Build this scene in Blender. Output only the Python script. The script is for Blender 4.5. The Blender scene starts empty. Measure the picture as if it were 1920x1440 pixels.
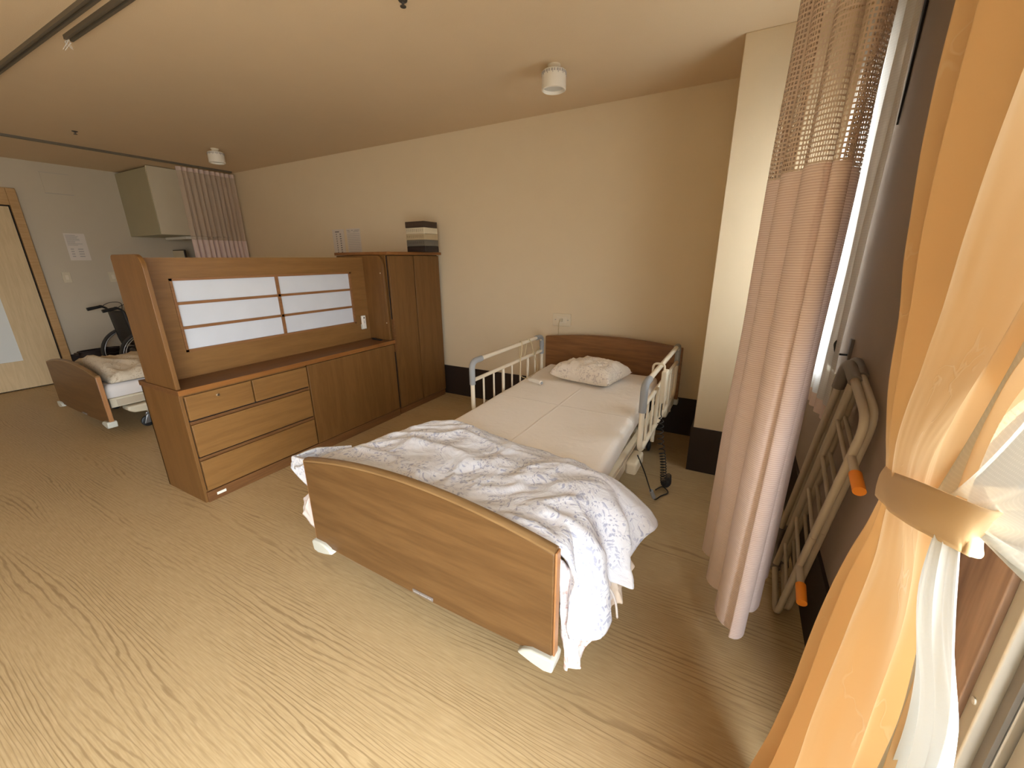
import bpy, bmesh, math, random
from mathutils import Vector, Matrix, noise, Euler
PI = math.pi
S = bpy.context.scene
C = S.collection
random.seed(7)

# ---------------------------------------------------------------- camera
cam_d = bpy.data.cameras.new('camera'); cam = bpy.data.objects.new('camera', cam_d); C.objects.link(cam)
cam_d.sensor_width = 36.0; cam_d.sensor_fit = 'HORIZONTAL'; cam_d.lens = 759.5139 / 1920 * 36.0
cam_d.clip_start = 0.02; cam_d.clip_end = 100
a, b, c = 5.03395431e-01, 1.27205333e+00, -8.70892286e-03
R = Matrix.Rotation(a, 3, 'Z') @ Matrix.Rotation(b, 3, 'X') @ Matrix.Rotation(c, 3, 'Z')
cam.matrix_world = Matrix.Translation((0, 0, 1.35)) @ R.to_4x4()
S.camera = cam

# ---------------------------------------------------------------- world, sun, daylight
S.view_settings.view_transform = 'Standard'; S.view_settings.look = 'None'
S.view_settings.gamma = 1.0; S.view_settings.use_curve_mapping = False
S.view_settings.exposure = 0.0
W = bpy.data.worlds.new('sky'); S.world = W; W.use_nodes = True
wn = W.node_tree.nodes; bg = wn['Background']
bg.inputs['Strength'].default_value = 24.5
_l = W.node_tree.links; _tc = wn.new('ShaderNodeTexCoord'); _sp = wn.new('ShaderNodeSeparateXYZ'); _mr = wn.new('ShaderNodeMapRange'); _mx = wn.new('ShaderNodeMix')
_mx.data_type = 'RGBA'; _mx.inputs[6].default_value = (.50, .475, .44, 1); _mx.inputs[7].default_value = (.93, .97, 1.05, 1)   # ground and overcast sky
_mr.inputs[1].default_value = -.12; _mr.inputs[2].default_value = .10
_l.new(_tc.outputs['Generated'], _sp.inputs[0]); _l.new(_sp.outputs[2], _mr.inputs[0]); _l.new(_mr.outputs[0], _mx.inputs[0]); _l.new(_mx.outputs[2], bg.inputs['Color'])

def portal(name, loc, rot, sx, sy):                       # guides sky light in through an opening
    l = bpy.data.lights.new(name, 'AREA'); l.shape = 'RECTANGLE'; l.size = sx; l.size_y = sy
    l.cycles.is_portal = True
    o = bpy.data.objects.new(name, l); C.objects.link(o); o.location = loc; o.rotation_euler = rot
    return o
XW = 0.394                                                # window wall
portal('door_daylight', (0.62, -0.61, 1.05), (0, PI / 2, 0), 2.1, 2.6)
portal('window_daylight', (0.60, 2.33, 1.45), (0, PI / 2, 0), 1.2, 0.7)
portal('unseen_rear_fill', (0.62, -3.45, 1.05), (0, PI / 2, 0), 2.1, .6)  # portal of the unseen rear opening, added for fill light
try:
    S.cycles.max_bounces = 10; S.cycles.diffuse_bounces = 6; S.cycles.transparent_max_bounces = 16
    S.cycles.sample_clamp_indirect = 8
except Exception: pass

# ---------------------------------------------------------------- materials
def new_mat(name):
    m = bpy.data.materials.new(name); m.use_nodes = True
    return m, m.node_tree.nodes, m.node_tree.links, m.node_tree.nodes['Principled BSDF']
def N(n, t, **k):
    x = n.new(t)
    for kk, v in k.items(): setattr(x, kk, v)
    return x
def math_(n, l, op, x, y=None, clamp=False):
    m = n.new('ShaderNodeMath'); m.operation = op; m.use_clamp = clamp
    for i, v in ((0, x), (1, y)):
        if v is None: continue
        if isinstance(v, (int, float)): m.inputs[i].default_value = v
        else: l.new(v, m.inputs[i])
    return m.outputs[0]
def mixc(n, l, f, c1, c2):
    m = n.new('ShaderNodeMix'); m.data_type = 'RGBA'
    if isinstance(f, (int, float)): m.inputs[0].default_value = f
    else: l.new(f, m.inputs[0])
    for i, v in ((6, c1), (7, c2)):
        if isinstance(v, tuple): m.inputs[i].default_value = (*v[:3], 1)
        else: l.new(v, m.inputs[i])
    return m.outputs[2]
def ramp(n, l, f, p0, p1):
    m = n.new('ShaderNodeMapRange'); m.inputs[1].default_value = p0; m.inputs[2].default_value = p1
    l.new(f, m.inputs[0]); return m.outputs[0]
def bump(n, l, h, bsdf, strength, dist=0.002):
    b_ = n.new('ShaderNodeBump'); b_.inputs['Strength'].default_value = strength; b_.inputs['Distance'].default_value = dist
    l.new(h, b_.inputs['Height']); l.new(b_.outputs[0], bsdf.inputs['Normal']); return b_
def coords(n, l, scale, kind='Object'):
    tc = n.new('ShaderNodeTexCoord'); mp = n.new('ShaderNodeMapping'); mp.inputs['Scale'].default_value = scale
    l.new(tc.outputs[kind], mp.inputs[0]); return mp.outputs[0]

def plain(name, col, rough=0.5, metal=0.0, noise_amt=0.04, bscale=0, bstr=0.2):
    m, n, l, p = new_mat(name)
    v = coords(n, l, (1, 1, 1)); t = N(n, 'ShaderNodeTexNoise'); t.inputs['Scale'].default_value = 6; l.new(v, t.inputs[0])
    l.new(mixc(n, l, t.outputs[0], tuple(x * (1 - noise_amt) for x in col), tuple(min(1, x * (1 + noise_amt)) for x in col)), p.inputs['Base Color'])
    p.inputs['Roughness'].default_value = rough; p.inputs['Metallic'].default_value = metal
    if bscale:
        t2 = N(n, 'ShaderNodeTexNoise'); t2.inputs['Scale'].default_value = bscale; l.new(v, t2.inputs[0])
        bump(n, l, t2.outputs[0], p, bstr, 0.002)
    return m

def wood(name, c1, c2, axis='x', rough=0.45, ring=9.0, freq=1.0, spec=0.4):
    m, n, l, p = new_mat(name)
    k = {'x': (0.35, 4, 4), 'y': (4, 0.35, 4), 'z': (4, 4, 0.35)}[axis]
    v = coords(n, l, tuple(q * freq for q in k))
    t = N(n, 'ShaderNodeTexNoise'); t.inputs['Scale'].default_value = 2.2; t.inputs['Detail'].default_value = 3; l.new(v, t.inputs[0])
    r = math_(n, l, 'SINE', math_(n, l, 'MULTIPLY', t.outputs[0], ring * 6.28))
    f = N(n, 'ShaderNodeTexNoise'); f.inputs['Scale'].default_value = 28; f.inputs['Detail'].default_value = 4; l.new(v, f.inputs[0])
    g = math_(n, l, 'ADD', math_(n, l, 'MULTIPLY', r, 0.22), math_(n, l, 'MULTIPLY', f.outputs[0], 1.1))
    l.new(mixc(n, l, ramp(n, l, g, 0.15, 0.95), c1, c2), p.inputs['Base Color'])
    p.inputs['Roughness'].default_value = rough; p.inputs['Specular IOR Level'].default_value = spec
    bump(n, l, f.outputs[0], p, 0.08, 0.001)
    return m

def cloth(name, col, rough=0.9, kind=None, trans=0.0, c2=None, alpha=None):
    """kind: floral / stripe / jacquard / crease ; alpha: net / lace"""
    m, n, l, p = new_mat(name)
    out = n['Material Output']
    v = coords(n, l, (1, 1, 1)); uv = coords(n, l, (1, 1, 1), 'UV')
    base = col
    w = N(n, 'ShaderNodeTexNoise'); w.inputs['Scale'].default_value = 240; l.new(v, w.inputs[0])
    hgt = w.outputs[0]; st = 0.12
    p.inputs['Roughness'].default_value = rough; p.inputs['Specular IOR Level'].default_value = 0.15
    if kind == 'floral':
        wr = N(n, 'ShaderNodeTexNoise'); wr.inputs['Scale'].default_value = 9; l.new(v, wr.inputs[0])
        ad = N(n, 'ShaderNodeVectorMath', operation='MULTIPLY_ADD'); l.new(wr.outputs[1], ad.inputs[0]); ad.inputs[1].default_value = (.18, .18, .18); l.new(v, ad.inputs[2])
        msk = N(n, 'ShaderNodeTexNoise'); msk.inputs['Scale'].default_value = 6.5; msk.inputs['Detail'].default_value = 1; l.new(v, msk.inputs[0])
        tot = None
        for sc, th, stretch in ((16, .25, (1, 2.2, 2.2)), (20, .25, (2.2, 1, 1.3)), (38, .30, (1.3, 1, 1.8))):
            mp = N(n, 'ShaderNodeMapping'); mp.inputs['Scale'].default_value = stretch; l.new(ad.outputs[0], mp.inputs[0])
            vo = N(n, 'ShaderNodeTexVoronoi'); vo.inputs['Scale'].default_value = sc; l.new(mp.outputs[0], vo.inputs[0])
            q = ramp(n, l, vo.outputs['Distance'], th, th - .08)
            tot = q if tot is None else math_(n, l, 'MAXIMUM', tot, q)
        mk = ramp(n, l, msk.outputs[0], .38, .50)
        tot = math_(n, l, 'MULTIPLY', tot, mk)
        st_ = N(n, 'ShaderNodeTexNoise'); st_.inputs['Scale'].default_value = 16; l.new(ad.outputs[0], st_.inputs[0])
        line = ramp(n, l, math_(n, l, 'ABSOLUTE', math_(n, l, 'SUBTRACT', st_.outputs[0], .5)), .012, .004)
        tot = math_(n, l, 'MAXIMUM', tot, math_(n, l, 'MULTIPLY', line, math_(n, l, 'MULTIPLY', mk, .6)))
        base = mixc(n, l, math_(n, l, 'MULTIPLY', tot, .8), col, c2)
        cw = N(n, 'ShaderNodeTexNoise'); cw.inputs['Scale'].default_value = 7; cw.inputs['Detail'].default_value = 3; cw.inputs['Distortion'].default_value = 1.6; l.new(v, cw.inputs[0])
        hgt = math_(n, l, 'ADD', math_(n, l, 'MULTIPLY', math_(n, l, 'ABSOLUTE', math_(n, l, 'SUBTRACT', cw.outputs[0], .5)), -5.0), math_(n, l, 'MULTIPLY', w.outputs[0], .3)); st = .55
    elif kind == 'stripe':
        sp = N(n, 'ShaderNodeSeparateXYZ'); l.new(uv, sp.inputs[0])
        s = math_(n, l, 'SINE', math_(n, l, 'MULTIPLY', sp.outputs[1], 6.28 / 0.0065))
        base = mixc(n, l, ramp(n, l, s, -.2, 1), col, c2); hgt = s; st = 0.25
    elif kind == 'jacquard':
        wr = N(n, 'ShaderNodeTexNoise'); wr.inputs['Scale'].default_value = 11; l.new(uv, wr.inputs[0])
        ad = N(n, 'ShaderNodeVectorMath', operation='MULTIPLY_ADD'); l.new(wr.outputs[1], ad.inputs[0]); ad.inputs[1].default_value = (.12, .12, .12); l.new(uv, ad.inputs[2])
        ln = N(n, 'ShaderNodeTexNoise'); ln.inputs['Scale'].default_value = 9; l.new(ad.outputs[0], ln.inputs[0])
        msk = N(n, 'ShaderNodeTexVoronoi'); msk.inputs['Scale'].default_value = 4.5; l.new(uv, msk.inputs[0])
        q = math_(n, l, 'MULTIPLY', ramp(n, l, math_(n, l, 'ABSOLUTE', math_(n, l, 'SUBTRACT', ln.outputs[0], .5)), .02, .006), ramp(n, l, msk.outputs['Distance'], .36, .28))
        base = mixc(n, l, math_(n, l, 'MULTIPLY', q, .35), col, c2); hgt = q; st = .25; p.inputs['Roughness'].default_value = .55; p.inputs['Specular IOR Level'].default_value = .35
    elif kind == 'crease':
        sp = N(n, 'ShaderNodeSeparateXYZ'); l.new(v, sp.inputs[0])
        def ln_(o, k0): return ramp(n, l, math_(n, l, 'ABSOLUTE', math_(n, l, 'SUBTRACT', sp.outputs[o], k0)), .010, .001)
        cr = math_(n, l, 'MAXIMUM', ln_(0, .0), ln_(1, 1.30))
        q = N(n, 'ShaderNodeTexNoise'); q.inputs['Scale'].default_value = 18; q.inputs['Detail'].default_value = 4; q.inputs['Distortion'].default_value = .8; l.new(v, q.inputs[0])
        hgt = math_(n, l, 'ADD', math_(n, l, 'MULTIPLY', cr, 1.3), math_(n, l, 'MULTIPLY', q.outputs[0], 1.6)); st = .55
    if isinstance(base, tuple): p.inputs['Base Color'].default_value = (*base, 1)
    else: l.new(base, p.inputs['Base Color'])
    bp = bump(n, l, hgt, p, st, 0.004 if kind in ('crease', 'floral') else 0.0015)
    sh = p.outputs[0]
    if trans:
        tr = N(n, 'ShaderNodeBsdfTranslucent'); l.new(bp.outputs[0], tr.inputs['Normal'])
        if isinstance(base, tuple): tr.inputs[0].default_value = (*base, 1)
        else: l.new(base, tr.inputs[0])
        mx = N(n, 'ShaderNodeMixShader'); mx.inputs[0].default_value = trans
        l.new(sh, mx.inputs[1]); l.new(tr.outputs[0], mx.inputs[2]); sh = mx.outputs[0]
    if alpha:
        sp = N(n, 'ShaderNodeSeparateXYZ'); l.new(uv, sp.inputs[0])
        if alpha == 'net':
            per = .0112
            def cell(o, pr):
                fr = math_(n, l, 'FRACT', math_(n, l, 'DIVIDE', sp.outputs[o], pr))
                return math_(n, l, 'GREATER_THAN', math_(n, l, 'ABSOLUTE', math_(n, l, 'SUBTRACT', fr, .5)), .31)
            solid = math_(n, l, 'MAXIMUM', cell(0, per), cell(1, per)); k0, k1 = .12, 1.0
        else:
            per = .0052
            fx = math_(n, l, 'ABSOLUTE', math_(n, l, 'SUBTRACT', math_(n, l, 'FRACT', math_(n, l, 'DIVIDE', sp.outputs[0], per)), .5))
            fy = math_(n, l, 'ABSOLUTE', math_(n, l, 'SUBTRACT', math_(n, l, 'FRACT', math_(n, l, 'DIVIDE', sp.outputs[1], per * 1.6)), .5))
            solid = math_(n, l, 'LESS_THAN', math_(n, l, 'ADD', fx, fy), .28); k0, k1 = .86, .97
        fac = N(n, 'ShaderNodeMapRange'); fac.inputs[3].default_value = k0; fac.inputs[4].default_value = k1; l.new(solid, fac.inputs[0])
        tp = N(n, 'ShaderNodeBsdfTransparent'); mx = N(n, 'ShaderNodeMixShader')
        l.new(fac.outputs[0], mx.inputs[0]); l.new(tp.outputs[0], mx.inputs[1]); l.new(sh, mx.inputs[2]); sh = mx.outputs[0]
    l.new(sh, out.inputs[0])
    return m

M = {}
M['wall'] = plain('beige_wallpaper', (.73, .61, .43), .9, noise_amt=.02, bscale=220, bstr=.25)
M['wall_left'] = plain('pale_grey_wallpaper', (.54, .475, .37), .9, noise_amt=.02, bscale=220, bstr=.25)
M['ceil'] = plain('beige_ceiling', (.71, .56, .375), .95, noise_amt=.02, bscale=260, bstr=.3)
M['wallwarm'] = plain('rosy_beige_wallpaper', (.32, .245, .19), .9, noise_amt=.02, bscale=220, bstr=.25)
M['base'] = plain('dark_brown_skirting', (.022, .012, .009), .6)
M['oak'] = wood('brown_cabinet_wood', (.145, .066, .017), (.190, .090, .026), 'z', .42, ring=5)
M['oakh'] = wood('brown_drawer_wood', (.190, .090, .025), (.235, .116, .034), 'y', .42, ring=5)
M['oaktop'] = wood('orange_brown_counter_wood', (.20, .075, .018), (.28, .115, .030), 'y', .35, ring=5)
M['plinth'] = wood('plinth_wood', (.13, .055, .018), (.18, .080, .026), 'y', .45)
M['lattice'] = wood('lattice_wood', (.21, .092, .032), (.26, .12, .045), 'y', .45)
M['board'] = wood('bed_board_wood', (.112, .053, .017), (.165, .084, .029), 'x', .40, ring=7, freq=.8)
M['hboard'] = wood('head_board_wood', (.17, .072, .026), (.25, .115, .040), 'x', .40, ring=7)
M['edge'] = wood('bed_board_edge_wood', (.34, .155, .058), (.42, .205, .085), 'z', .35)
M['trimtop'] = wood('bed_board_top_edge_wood', (.20, .112, .044), (.27, .160, .068), 'x', .35)
M['lightwood'] = wood('light_door_wood', (.56, .42, .24), (.64, .49, .29), 'z', .5)
M['headcase'] = wood('door_casing_wood', (.42, .25, .10), (.50, .31, .14), 'y', .5)
M['casing'] = wood('grey_brown_casing_wood', (.115, .070, .048), (.20, .130, .092), 'z', .55, ring=8)
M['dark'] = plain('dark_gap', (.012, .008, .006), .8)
M['black'] = plain('black_plastic', (.012, .012, .013), .45)
M['blackcloth'] = plain('black_vinyl', (.010, .010, .011), .55)
M['rubber'] = plain('tyre_rubber', (.05, .045, .04), .8)
M['chrome'] = plain('chrome', (.75, .75, .75), .2, 1.0)
M['steel'] = plain('grey_steel', (.42, .42, .42), .35, .9)
M['alu'] = plain('champagne_aluminium', (.27, .25, .22), .42, .6)
M['alud'] = plain('aluminium_groove', (.10, .09, .08), .5, .5)
M['cream'] = plain('cream_enamel', (.74, .66, .52), .35)
M['creamp'] = plain('cream_plastic', (.62, .55, .41), .45)
M['rail2'] = plain('beige_enamel', (.50, .42, .31), .4)
M['greycap'] = plain('grey_rubber_cap', (.30, .31, .32), .55)
M['greycap2'] = plain('brown_grey_rubber_cap', (.20, .17, .15), .6)
M['white'] = plain('white_plastic', (.80, .76, .68), .4)
M['whitep'] = plain('white_bumper_plastic', (.55, .55, .48), .5, noise_amt=.12)
M['paper'] = plain('paper', (.67, .61, .55), .9)
M['ink'] = plain('printed_grey_ink', (.16, .15, .15), .9)
M['inkl'] = plain('printed_pale_ink', (.42, .39, .37), .9)
M['shoji'] = plain('white_paper_panel', (.58, .60, .65), .75, noise_amt=.06, bscale=60, bstr=.1)
M['frost'] = plain('frosted_door_glass', (.66, .68, .66), .5)
M['orange'] = plain('orange_plastic', (.85, .27, .02), .45)
M['cord'] = plain('cream_cord', (.58, .46, .26), .6)
M['aluw'] = plain('track_aluminium', (.16, .135, .10), .5, .3)
M['sheet'] = cloth('white_sheet', (.88, .83, .77), kind='crease')
M['sheetside'] = cloth('plain_white_sheet', (.74, .69, .66))
M['duvet'] = cloth('floral_duvet_cotton', (.77, .79, .85), kind='floral', c2=(.38, .41, .56))
M['duvetp'] = cloth('pink_floral_duvet_cotton', (.84, .78, .76), kind='floral', c2=(.66, .42, .38))
M['duvetc'] = cloth('cream_duvet_lining', (.82, .70, .58))
M['pillow'] = cloth('pale_floral_pillow_cotton', (.76, .68, .58), kind='floral', c2=(.50, .42, .38))
M['quilt'] = cloth('cream_floral_quilt', (.68, .59, .46), kind='floral', c2=(.48, .38, .26))
M['pinkf'] = cloth('pink_striped_curtain_cloth', (.84, .71, .67), kind='stripe', c2=(.69, .53, .49), trans=.12)
M['pinknet'] = cloth('pink_net_curtain_cloth', (.62, .50, .41), trans=.12, alpha='net')
M['pinkband'] = cloth('pale_pink_heading_tape', (.74, .60, .54), trans=.2)
M['gold'] = cloth('orange_gold_curtain_satin', (.80, .56, .31), kind='jacquard', c2=(.86, .70, .50), trans=.18)
M['goldtie'] = cloth('orange_gold_tieback_satin', (.74, .53, .30), kind='jacquard', c2=(.62, .42, .22), trans=.1)
M['lace'] = cloth('white_lace', (.90, .90, .89), trans=.6, alpha='lace')
M['laceup'] = cloth('dotted_sheer_lace', (.66, .64, .58), trans=.08, alpha='lace')
M['lace2'] = cloth('gathered_white_lace', (.66, .66, .64), trans=.10)
for nm in ('lacey',): pass

def glass_mat():
    m, n, l, p = new_mat('window_glass')
    p.inputs['Base Color'].default_value = (1, 1, 1, 1); p.inputs['Roughness'].default_value = 0.02
    g = N(n, 'ShaderNodeBsdfGlossy'); g.inputs['Roughness'].default_value = .02
    t = N(n, 'ShaderNodeBsdfTransparent'); t.inputs[0].default_value = (.93, .95, .94, 1)
    mx = N(n, 'ShaderNodeMixShader'); mx.inputs[0].default_value = .06
    l.new(t.outputs[0], mx.inputs[1]); l.new(g.outputs[0], mx.inputs[2]); l.new(mx.outputs[0], n['Material Output'].inputs[0])
    return m
M['glass'] = glass_mat()

def floor_mat():
    m, n, l, p = new_mat('tan_wood_grain_vinyl')
    v = coords(n, l, (.38, 3.4, 1))
    t = N(n, 'ShaderNodeTexNoise'); t.inputs['Scale'].default_value = 1.3; t.inputs['Detail'].default_value = 2.0; t.inputs['Roughness'].default_value = .40; l.new(v, t.inputs[0])
    wv = coords(n, l, (7, 70, 1)); wt = N(n, 'ShaderNodeTexNoise'); wt.inputs['Scale'].default_value = 1.0; l.new(wv, wt.inputs[0])
    gc = N(n, 'ShaderNodeSeparateXYZ'); l.new(coords(n, l, (1, 1, 1)), gc.inputs[0])
    ph = math_(n, l, 'ADD', math_(n, l, 'MULTIPLY', t.outputs[0], 17 * 6.28), math_(n, l, 'MULTIPLY', wt.outputs[0], 5.5))
    ph = math_(n, l, 'ADD', ph, math_(n, l, 'MULTIPLY', gc.outputs[1], 72 * 6.28))
    r = math_(n, l, 'SINE', ph)
    line = ramp(n, l, r, .50, 1.0)
    pt = N(n, 'ShaderNodeTexNoise'); pt.inputs['Scale'].default_value = 2.4; pt.inputs['Detail'].default_value = 2; l.new(coords(n, l, (.5, 2.2, 1)), pt.inputs[0])
    line = math_(n, l, 'MULTIPLY', line, ramp(n, l, pt.outputs[0], .36, .60))
    fv = coords(n, l, (14, 240, 1)); ft = N(n, 'ShaderNodeTexNoise'); ft.inputs['Scale'].default_value = 1; ft.inputs['Detail'].default_value = 3; l.new(fv, ft.inputs[0])
    c0 = mixc(n, l, ramp(n, l, ft.outputs[0], .3, .7), (.43, .305, .150), (.54, .395, .215))
    l.new(mixc(n, l, math_(n, l, 'MULTIPLY', line, .75), c0, (.27, .175, .080)), p.inputs['Base Color'])
    p.inputs['Roughness'].default_value = .48; p.inputs['Specular IOR Level'].default_value = .45
    h = math_(n, l, 'SUBTRACT', ft.outputs[0], line)
    bump(n, l, h, p, .25, .001)
    return m
M['floor'] = floor_mat()

# ---------------------------------------------------------------- mesh helpers
class MB:
    def __init__(s): s.v = []; s.f = []; s.uv = None
    def box(s, x0, x1, y0, y1, z0, z1, mat=None):
        i = len(s.v); P = [(x, y, z) for z in (z0, z1) for y in (y0, y1) for x in (x0, x1)]
        if mat: P = [tuple(mat @ Vector(q)) for q in P]
        s.v += P; s.f += [tuple(i + k for k in q) for q in ((0, 2, 3, 1), (4, 5, 7, 6), (0, 1, 5, 4), (2, 6, 7, 3), (0, 4, 6, 2), (1, 3, 7, 5))]
        return s
    def tube(s, pts, r, n=10, closed=False, caps=True):
        pts = [Vector(p) for p in pts]; m = len(pts); i0 = len(s.v); up = None
        for k, p in enumerate(pts):
            if closed: t = pts[(k + 1) % m] - pts[k - 1]
            else: t = pts[min(k + 1, m - 1)] - pts[max(k - 1, 0)]
            t.normalize()
            if up is None:
                up = Vector((0, 0, 1)) if abs(t.z) < .9 else Vector((1, 0, 0))
            x = t.cross(up)
            if x.length < 1e-6: x = t.orthogonal()
            x.normalize(); up = x.cross(t).normalized()
            rr = r[k] if isinstance(r, (list, tuple)) else r
            for j in range(n):
                q = 2 * PI * j / n; s.v.append(tuple(p + (x * math.cos(q) + up * math.sin(q)) * rr))
        K = m if closed else m - 1
        for k in range(K):
            for j in range(n):
                A = i0 + k * n + j; B = i0 + k * n + (j + 1) % n; k2 = (k + 1) % m
                s.f.append((A, B, i0 + k2 * n + (j + 1) % n, i0 + k2 * n + j))
        if caps and not closed:
            s.f.append(tuple(i0 + j for j in range(n))[::-1]); s.f.append(tuple(i0 + (m - 1) * n + j for j in range(n)))
        return s
    def lathe(s, prof, cx, cy, n=40, axis='z'):
        i0 = len(s.v)
        for (r, z) in prof:
            for j in range(n):
                q = 2 * PI * j / n
                s.v.append((cx + r * math.cos(q), cy + r * math.sin(q), z))
        for k in range(len(prof) - 1):
            for j in range(n):
                s.f.append((i0 + k * n + j, i0 + k * n + (j + 1) % n, i0 + (k + 1) * n + (j + 1) % n, i0 + (k + 1) * n + j))
        return s
    def prism(s, outline, ax, lo, hi):               # outline: list of (p,q) in the plane normal to axis ax
        def P(p, q, w): return {0: (w, p, q), 1: (p, w, q), 2: (p, q, w)}[ax]
        i = len(s.v); n = len(outline)
        s.v += [P(p, q, lo) for p, q in outline] + [P(p, q, hi) for p, q in outline]
        s.f.append(tuple(range(i, i + n))); s.f.append(tuple(range(i + 2 * n - 1, i + n - 1, -1)))
        for k in range(n): s.f.append((i + k, i + n + k, i + n + (k + 1) % n, i + (k + 1) % n))
        return s
    def grid(s, nu, nv, fn, uvf=None):
        i0 = len(s.v)
        for j in range(nv + 1):
            for i in range(nu + 1):
                s.v.append(tuple(fn(i / nu, j / nv)))
        if s.uv is None: s.uv = {}
        for j in range(nv + 1):
            for i in range(nu + 1):
                s.uv[i0 + j * (nu + 1) + i] = uvf(i / nu, j / nv) if uvf else (i / nu, j / nv)
        for j in range(nv):
            for i in range(nu):
                A = i0 + j * (nu + 1) + i; s.f.append((A, A + 1, A + nu + 2, A + nu + 1))
        return s

def obj(name, mb, mat, parent=None, bevel=0, smooth=False, solid=0, subsurf=0, normals=True):
    me = bpy.data.meshes.new(name); me.from_pydata(mb.v, [], mb.f)
    if mb.uv is not None:
        L = me.uv_layers.new(name='UVMap')
        for lp in me.loops: L.data[lp.index].uv = mb.uv.get(lp.vertex_index, (0, 0))
    if normals and mb.uv is None:
        bm = bmesh.new(); bm.from_mesh(me); bmesh.ops.recalc_face_normals(bm, faces=bm.faces); bm.to_mesh(me); bm.free()
    mats = mat if isinstance(mat, list) else [mat]
    for q in mats: me.materials.append(q)
    if smooth:
        for p in me.polygons: p.use_smooth = True
        if smooth == 'auto':
            try: me.set_sharp_from_angle(angle=math.radians(40))
            except Exception: pass
    o = bpy.data.objects.new(name, me); C.objects.link(o)
    if parent: o.parent = parent
    if bevel:
        q = o.modifiers.new('bevel', 'BEVEL'); q.width = bevel; q.segments = 3; q.limit_method = 'ANGLE'; q.angle_limit = math.radians(40)
        for p in me.polygons: p.use_smooth = True
        try: me.set_sharp_from_angle(angle=math.radians(40))
        except Exception: pass
    if subsurf:
        q = o.modifiers.new('sub', 'SUBSURF'); q.levels = subsurf; q.render_levels = subsurf
    if solid:
        q = o.modifiers.new('solid', 'SOLIDIFY'); q.thickness = solid; q.offset = 0
    return o
def thing(name, label, cat, loc=(0, 0, 0), rz=0, group=None):
    o = bpy.data.objects.new(name, None); C.objects.link(o); o.location = loc; o.rotation_euler = (0, 0, rz)
    o.empty_display_size = .05
    o['label'] = label; o['category'] = cat
    if group: o['group'] = group
    return o
def tag(o, label, cat, group=None):
    o['label'] = label; o['category'] = cat
    if group: o['group'] = group
    return o
def struct(name, mb, mat, parent=None, **k):
    o = obj(name, mb, mat, parent, **k)
    if parent is None: o['kind'] = 'structure'
    return o
def local(mb, loc):                                    # shift a mesh builder's world points into a thing's frame
    mb.v = [(x - loc[0], y - loc[1], z - loc[2]) for x, y, z in mb.v]; return mb
def sstep(x, lo, hi):
    t = max(0, min(1, (x - lo) / (hi - lo))); return t * t * (3 - 2 * t)
def interp(x, pts):
    if x <= pts[0][0]: return pts[0][1]
    for (x0, y0), (x1, y1) in zip(pts, pts[1:]):
        if x <= x1: return y0 + (y1 - y0) * (x - x0) / (x1 - x0)
    return pts[-1][1]
def interp_s(x, pts):                                  # smooth (Catmull-Rom) interpolation
    n = len(pts)
    if x <= pts[0][0]: return pts[0][1]
    for i in range(n - 1):
        if x <= pts[i + 1][0]:
            x0, y0 = pts[i]; x1, y1 = pts[i + 1]; h = x1 - x0; t = (x - x0) / h
            m0 = (pts[i + 1][1] - pts[i - 1][1]) / (pts[i + 1][0] - pts[i - 1][0]) if i > 0 else (y1 - y0) / h
            m1 = (pts[i + 2][1] - pts[i][1]) / (pts[i + 2][0] - pts[i][0]) if i + 2 < n else (y1 - y0) / h
            return (2 * t**3 - 3 * t * t + 1) * y0 + (t**3 - 2 * t * t + t) * h * m0 + (-2 * t**3 + 3 * t * t) * y1 + (t**3 - t * t) * h * m1
    return pts[-1][1]
def smooth_path(pts, k=6):
    P = [Vector(p) for p in pts]; out = []
    for i in range(len(P) - 1):
        p0 = P[max(i - 1, 0)]; p1 = P[i]; p2 = P[i + 1]; p3 = P[min(i + 2, len(P) - 1)]
        for j in range(k):
            t = j / k
            out.append(.5 * ((2 * p1) + (p2 - p0) * t + (2 * p0 - 5 * p1 + 4 * p2 - p3) * t * t + (3 * p1 - p0 - 3 * p2 + p3) * t**3))
    out.append(P[-1]); return out
def round_corners(pts, r, k=6):                        # polyline with filleted corners
    P = [Vector(p) for p in pts]; out = [P[0]]
    for i in range(1, len(P) - 1):
        a_ = (P[i - 1] - P[i]); b_ = (P[i + 1] - P[i]); rr = min(r, a_.length * .49, b_.length * .49)
        A = P[i] + a_.normalized() * rr; B = P[i] + b_.normalized() * rr
        for j in range(k + 1):
            t = j / k; out.append((1 - t)**2 * A + 2 * t * (1 - t) * P[i] + t * t * B)
    out.append(P[-1]); return out
def fbm(x, y, z=0, o=3):
    s = 0; am = 1; f = 1
    for _ in range(o): s += am * noise.noise(Vector((x * f, y * f, z * f + 3.7 * _))); am *= .5; f *= 2
    return s
def ridge(x, y, z=0):
    return 1 - abs(noise.noise(Vector((x, y, z)))) * 2.2

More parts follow.
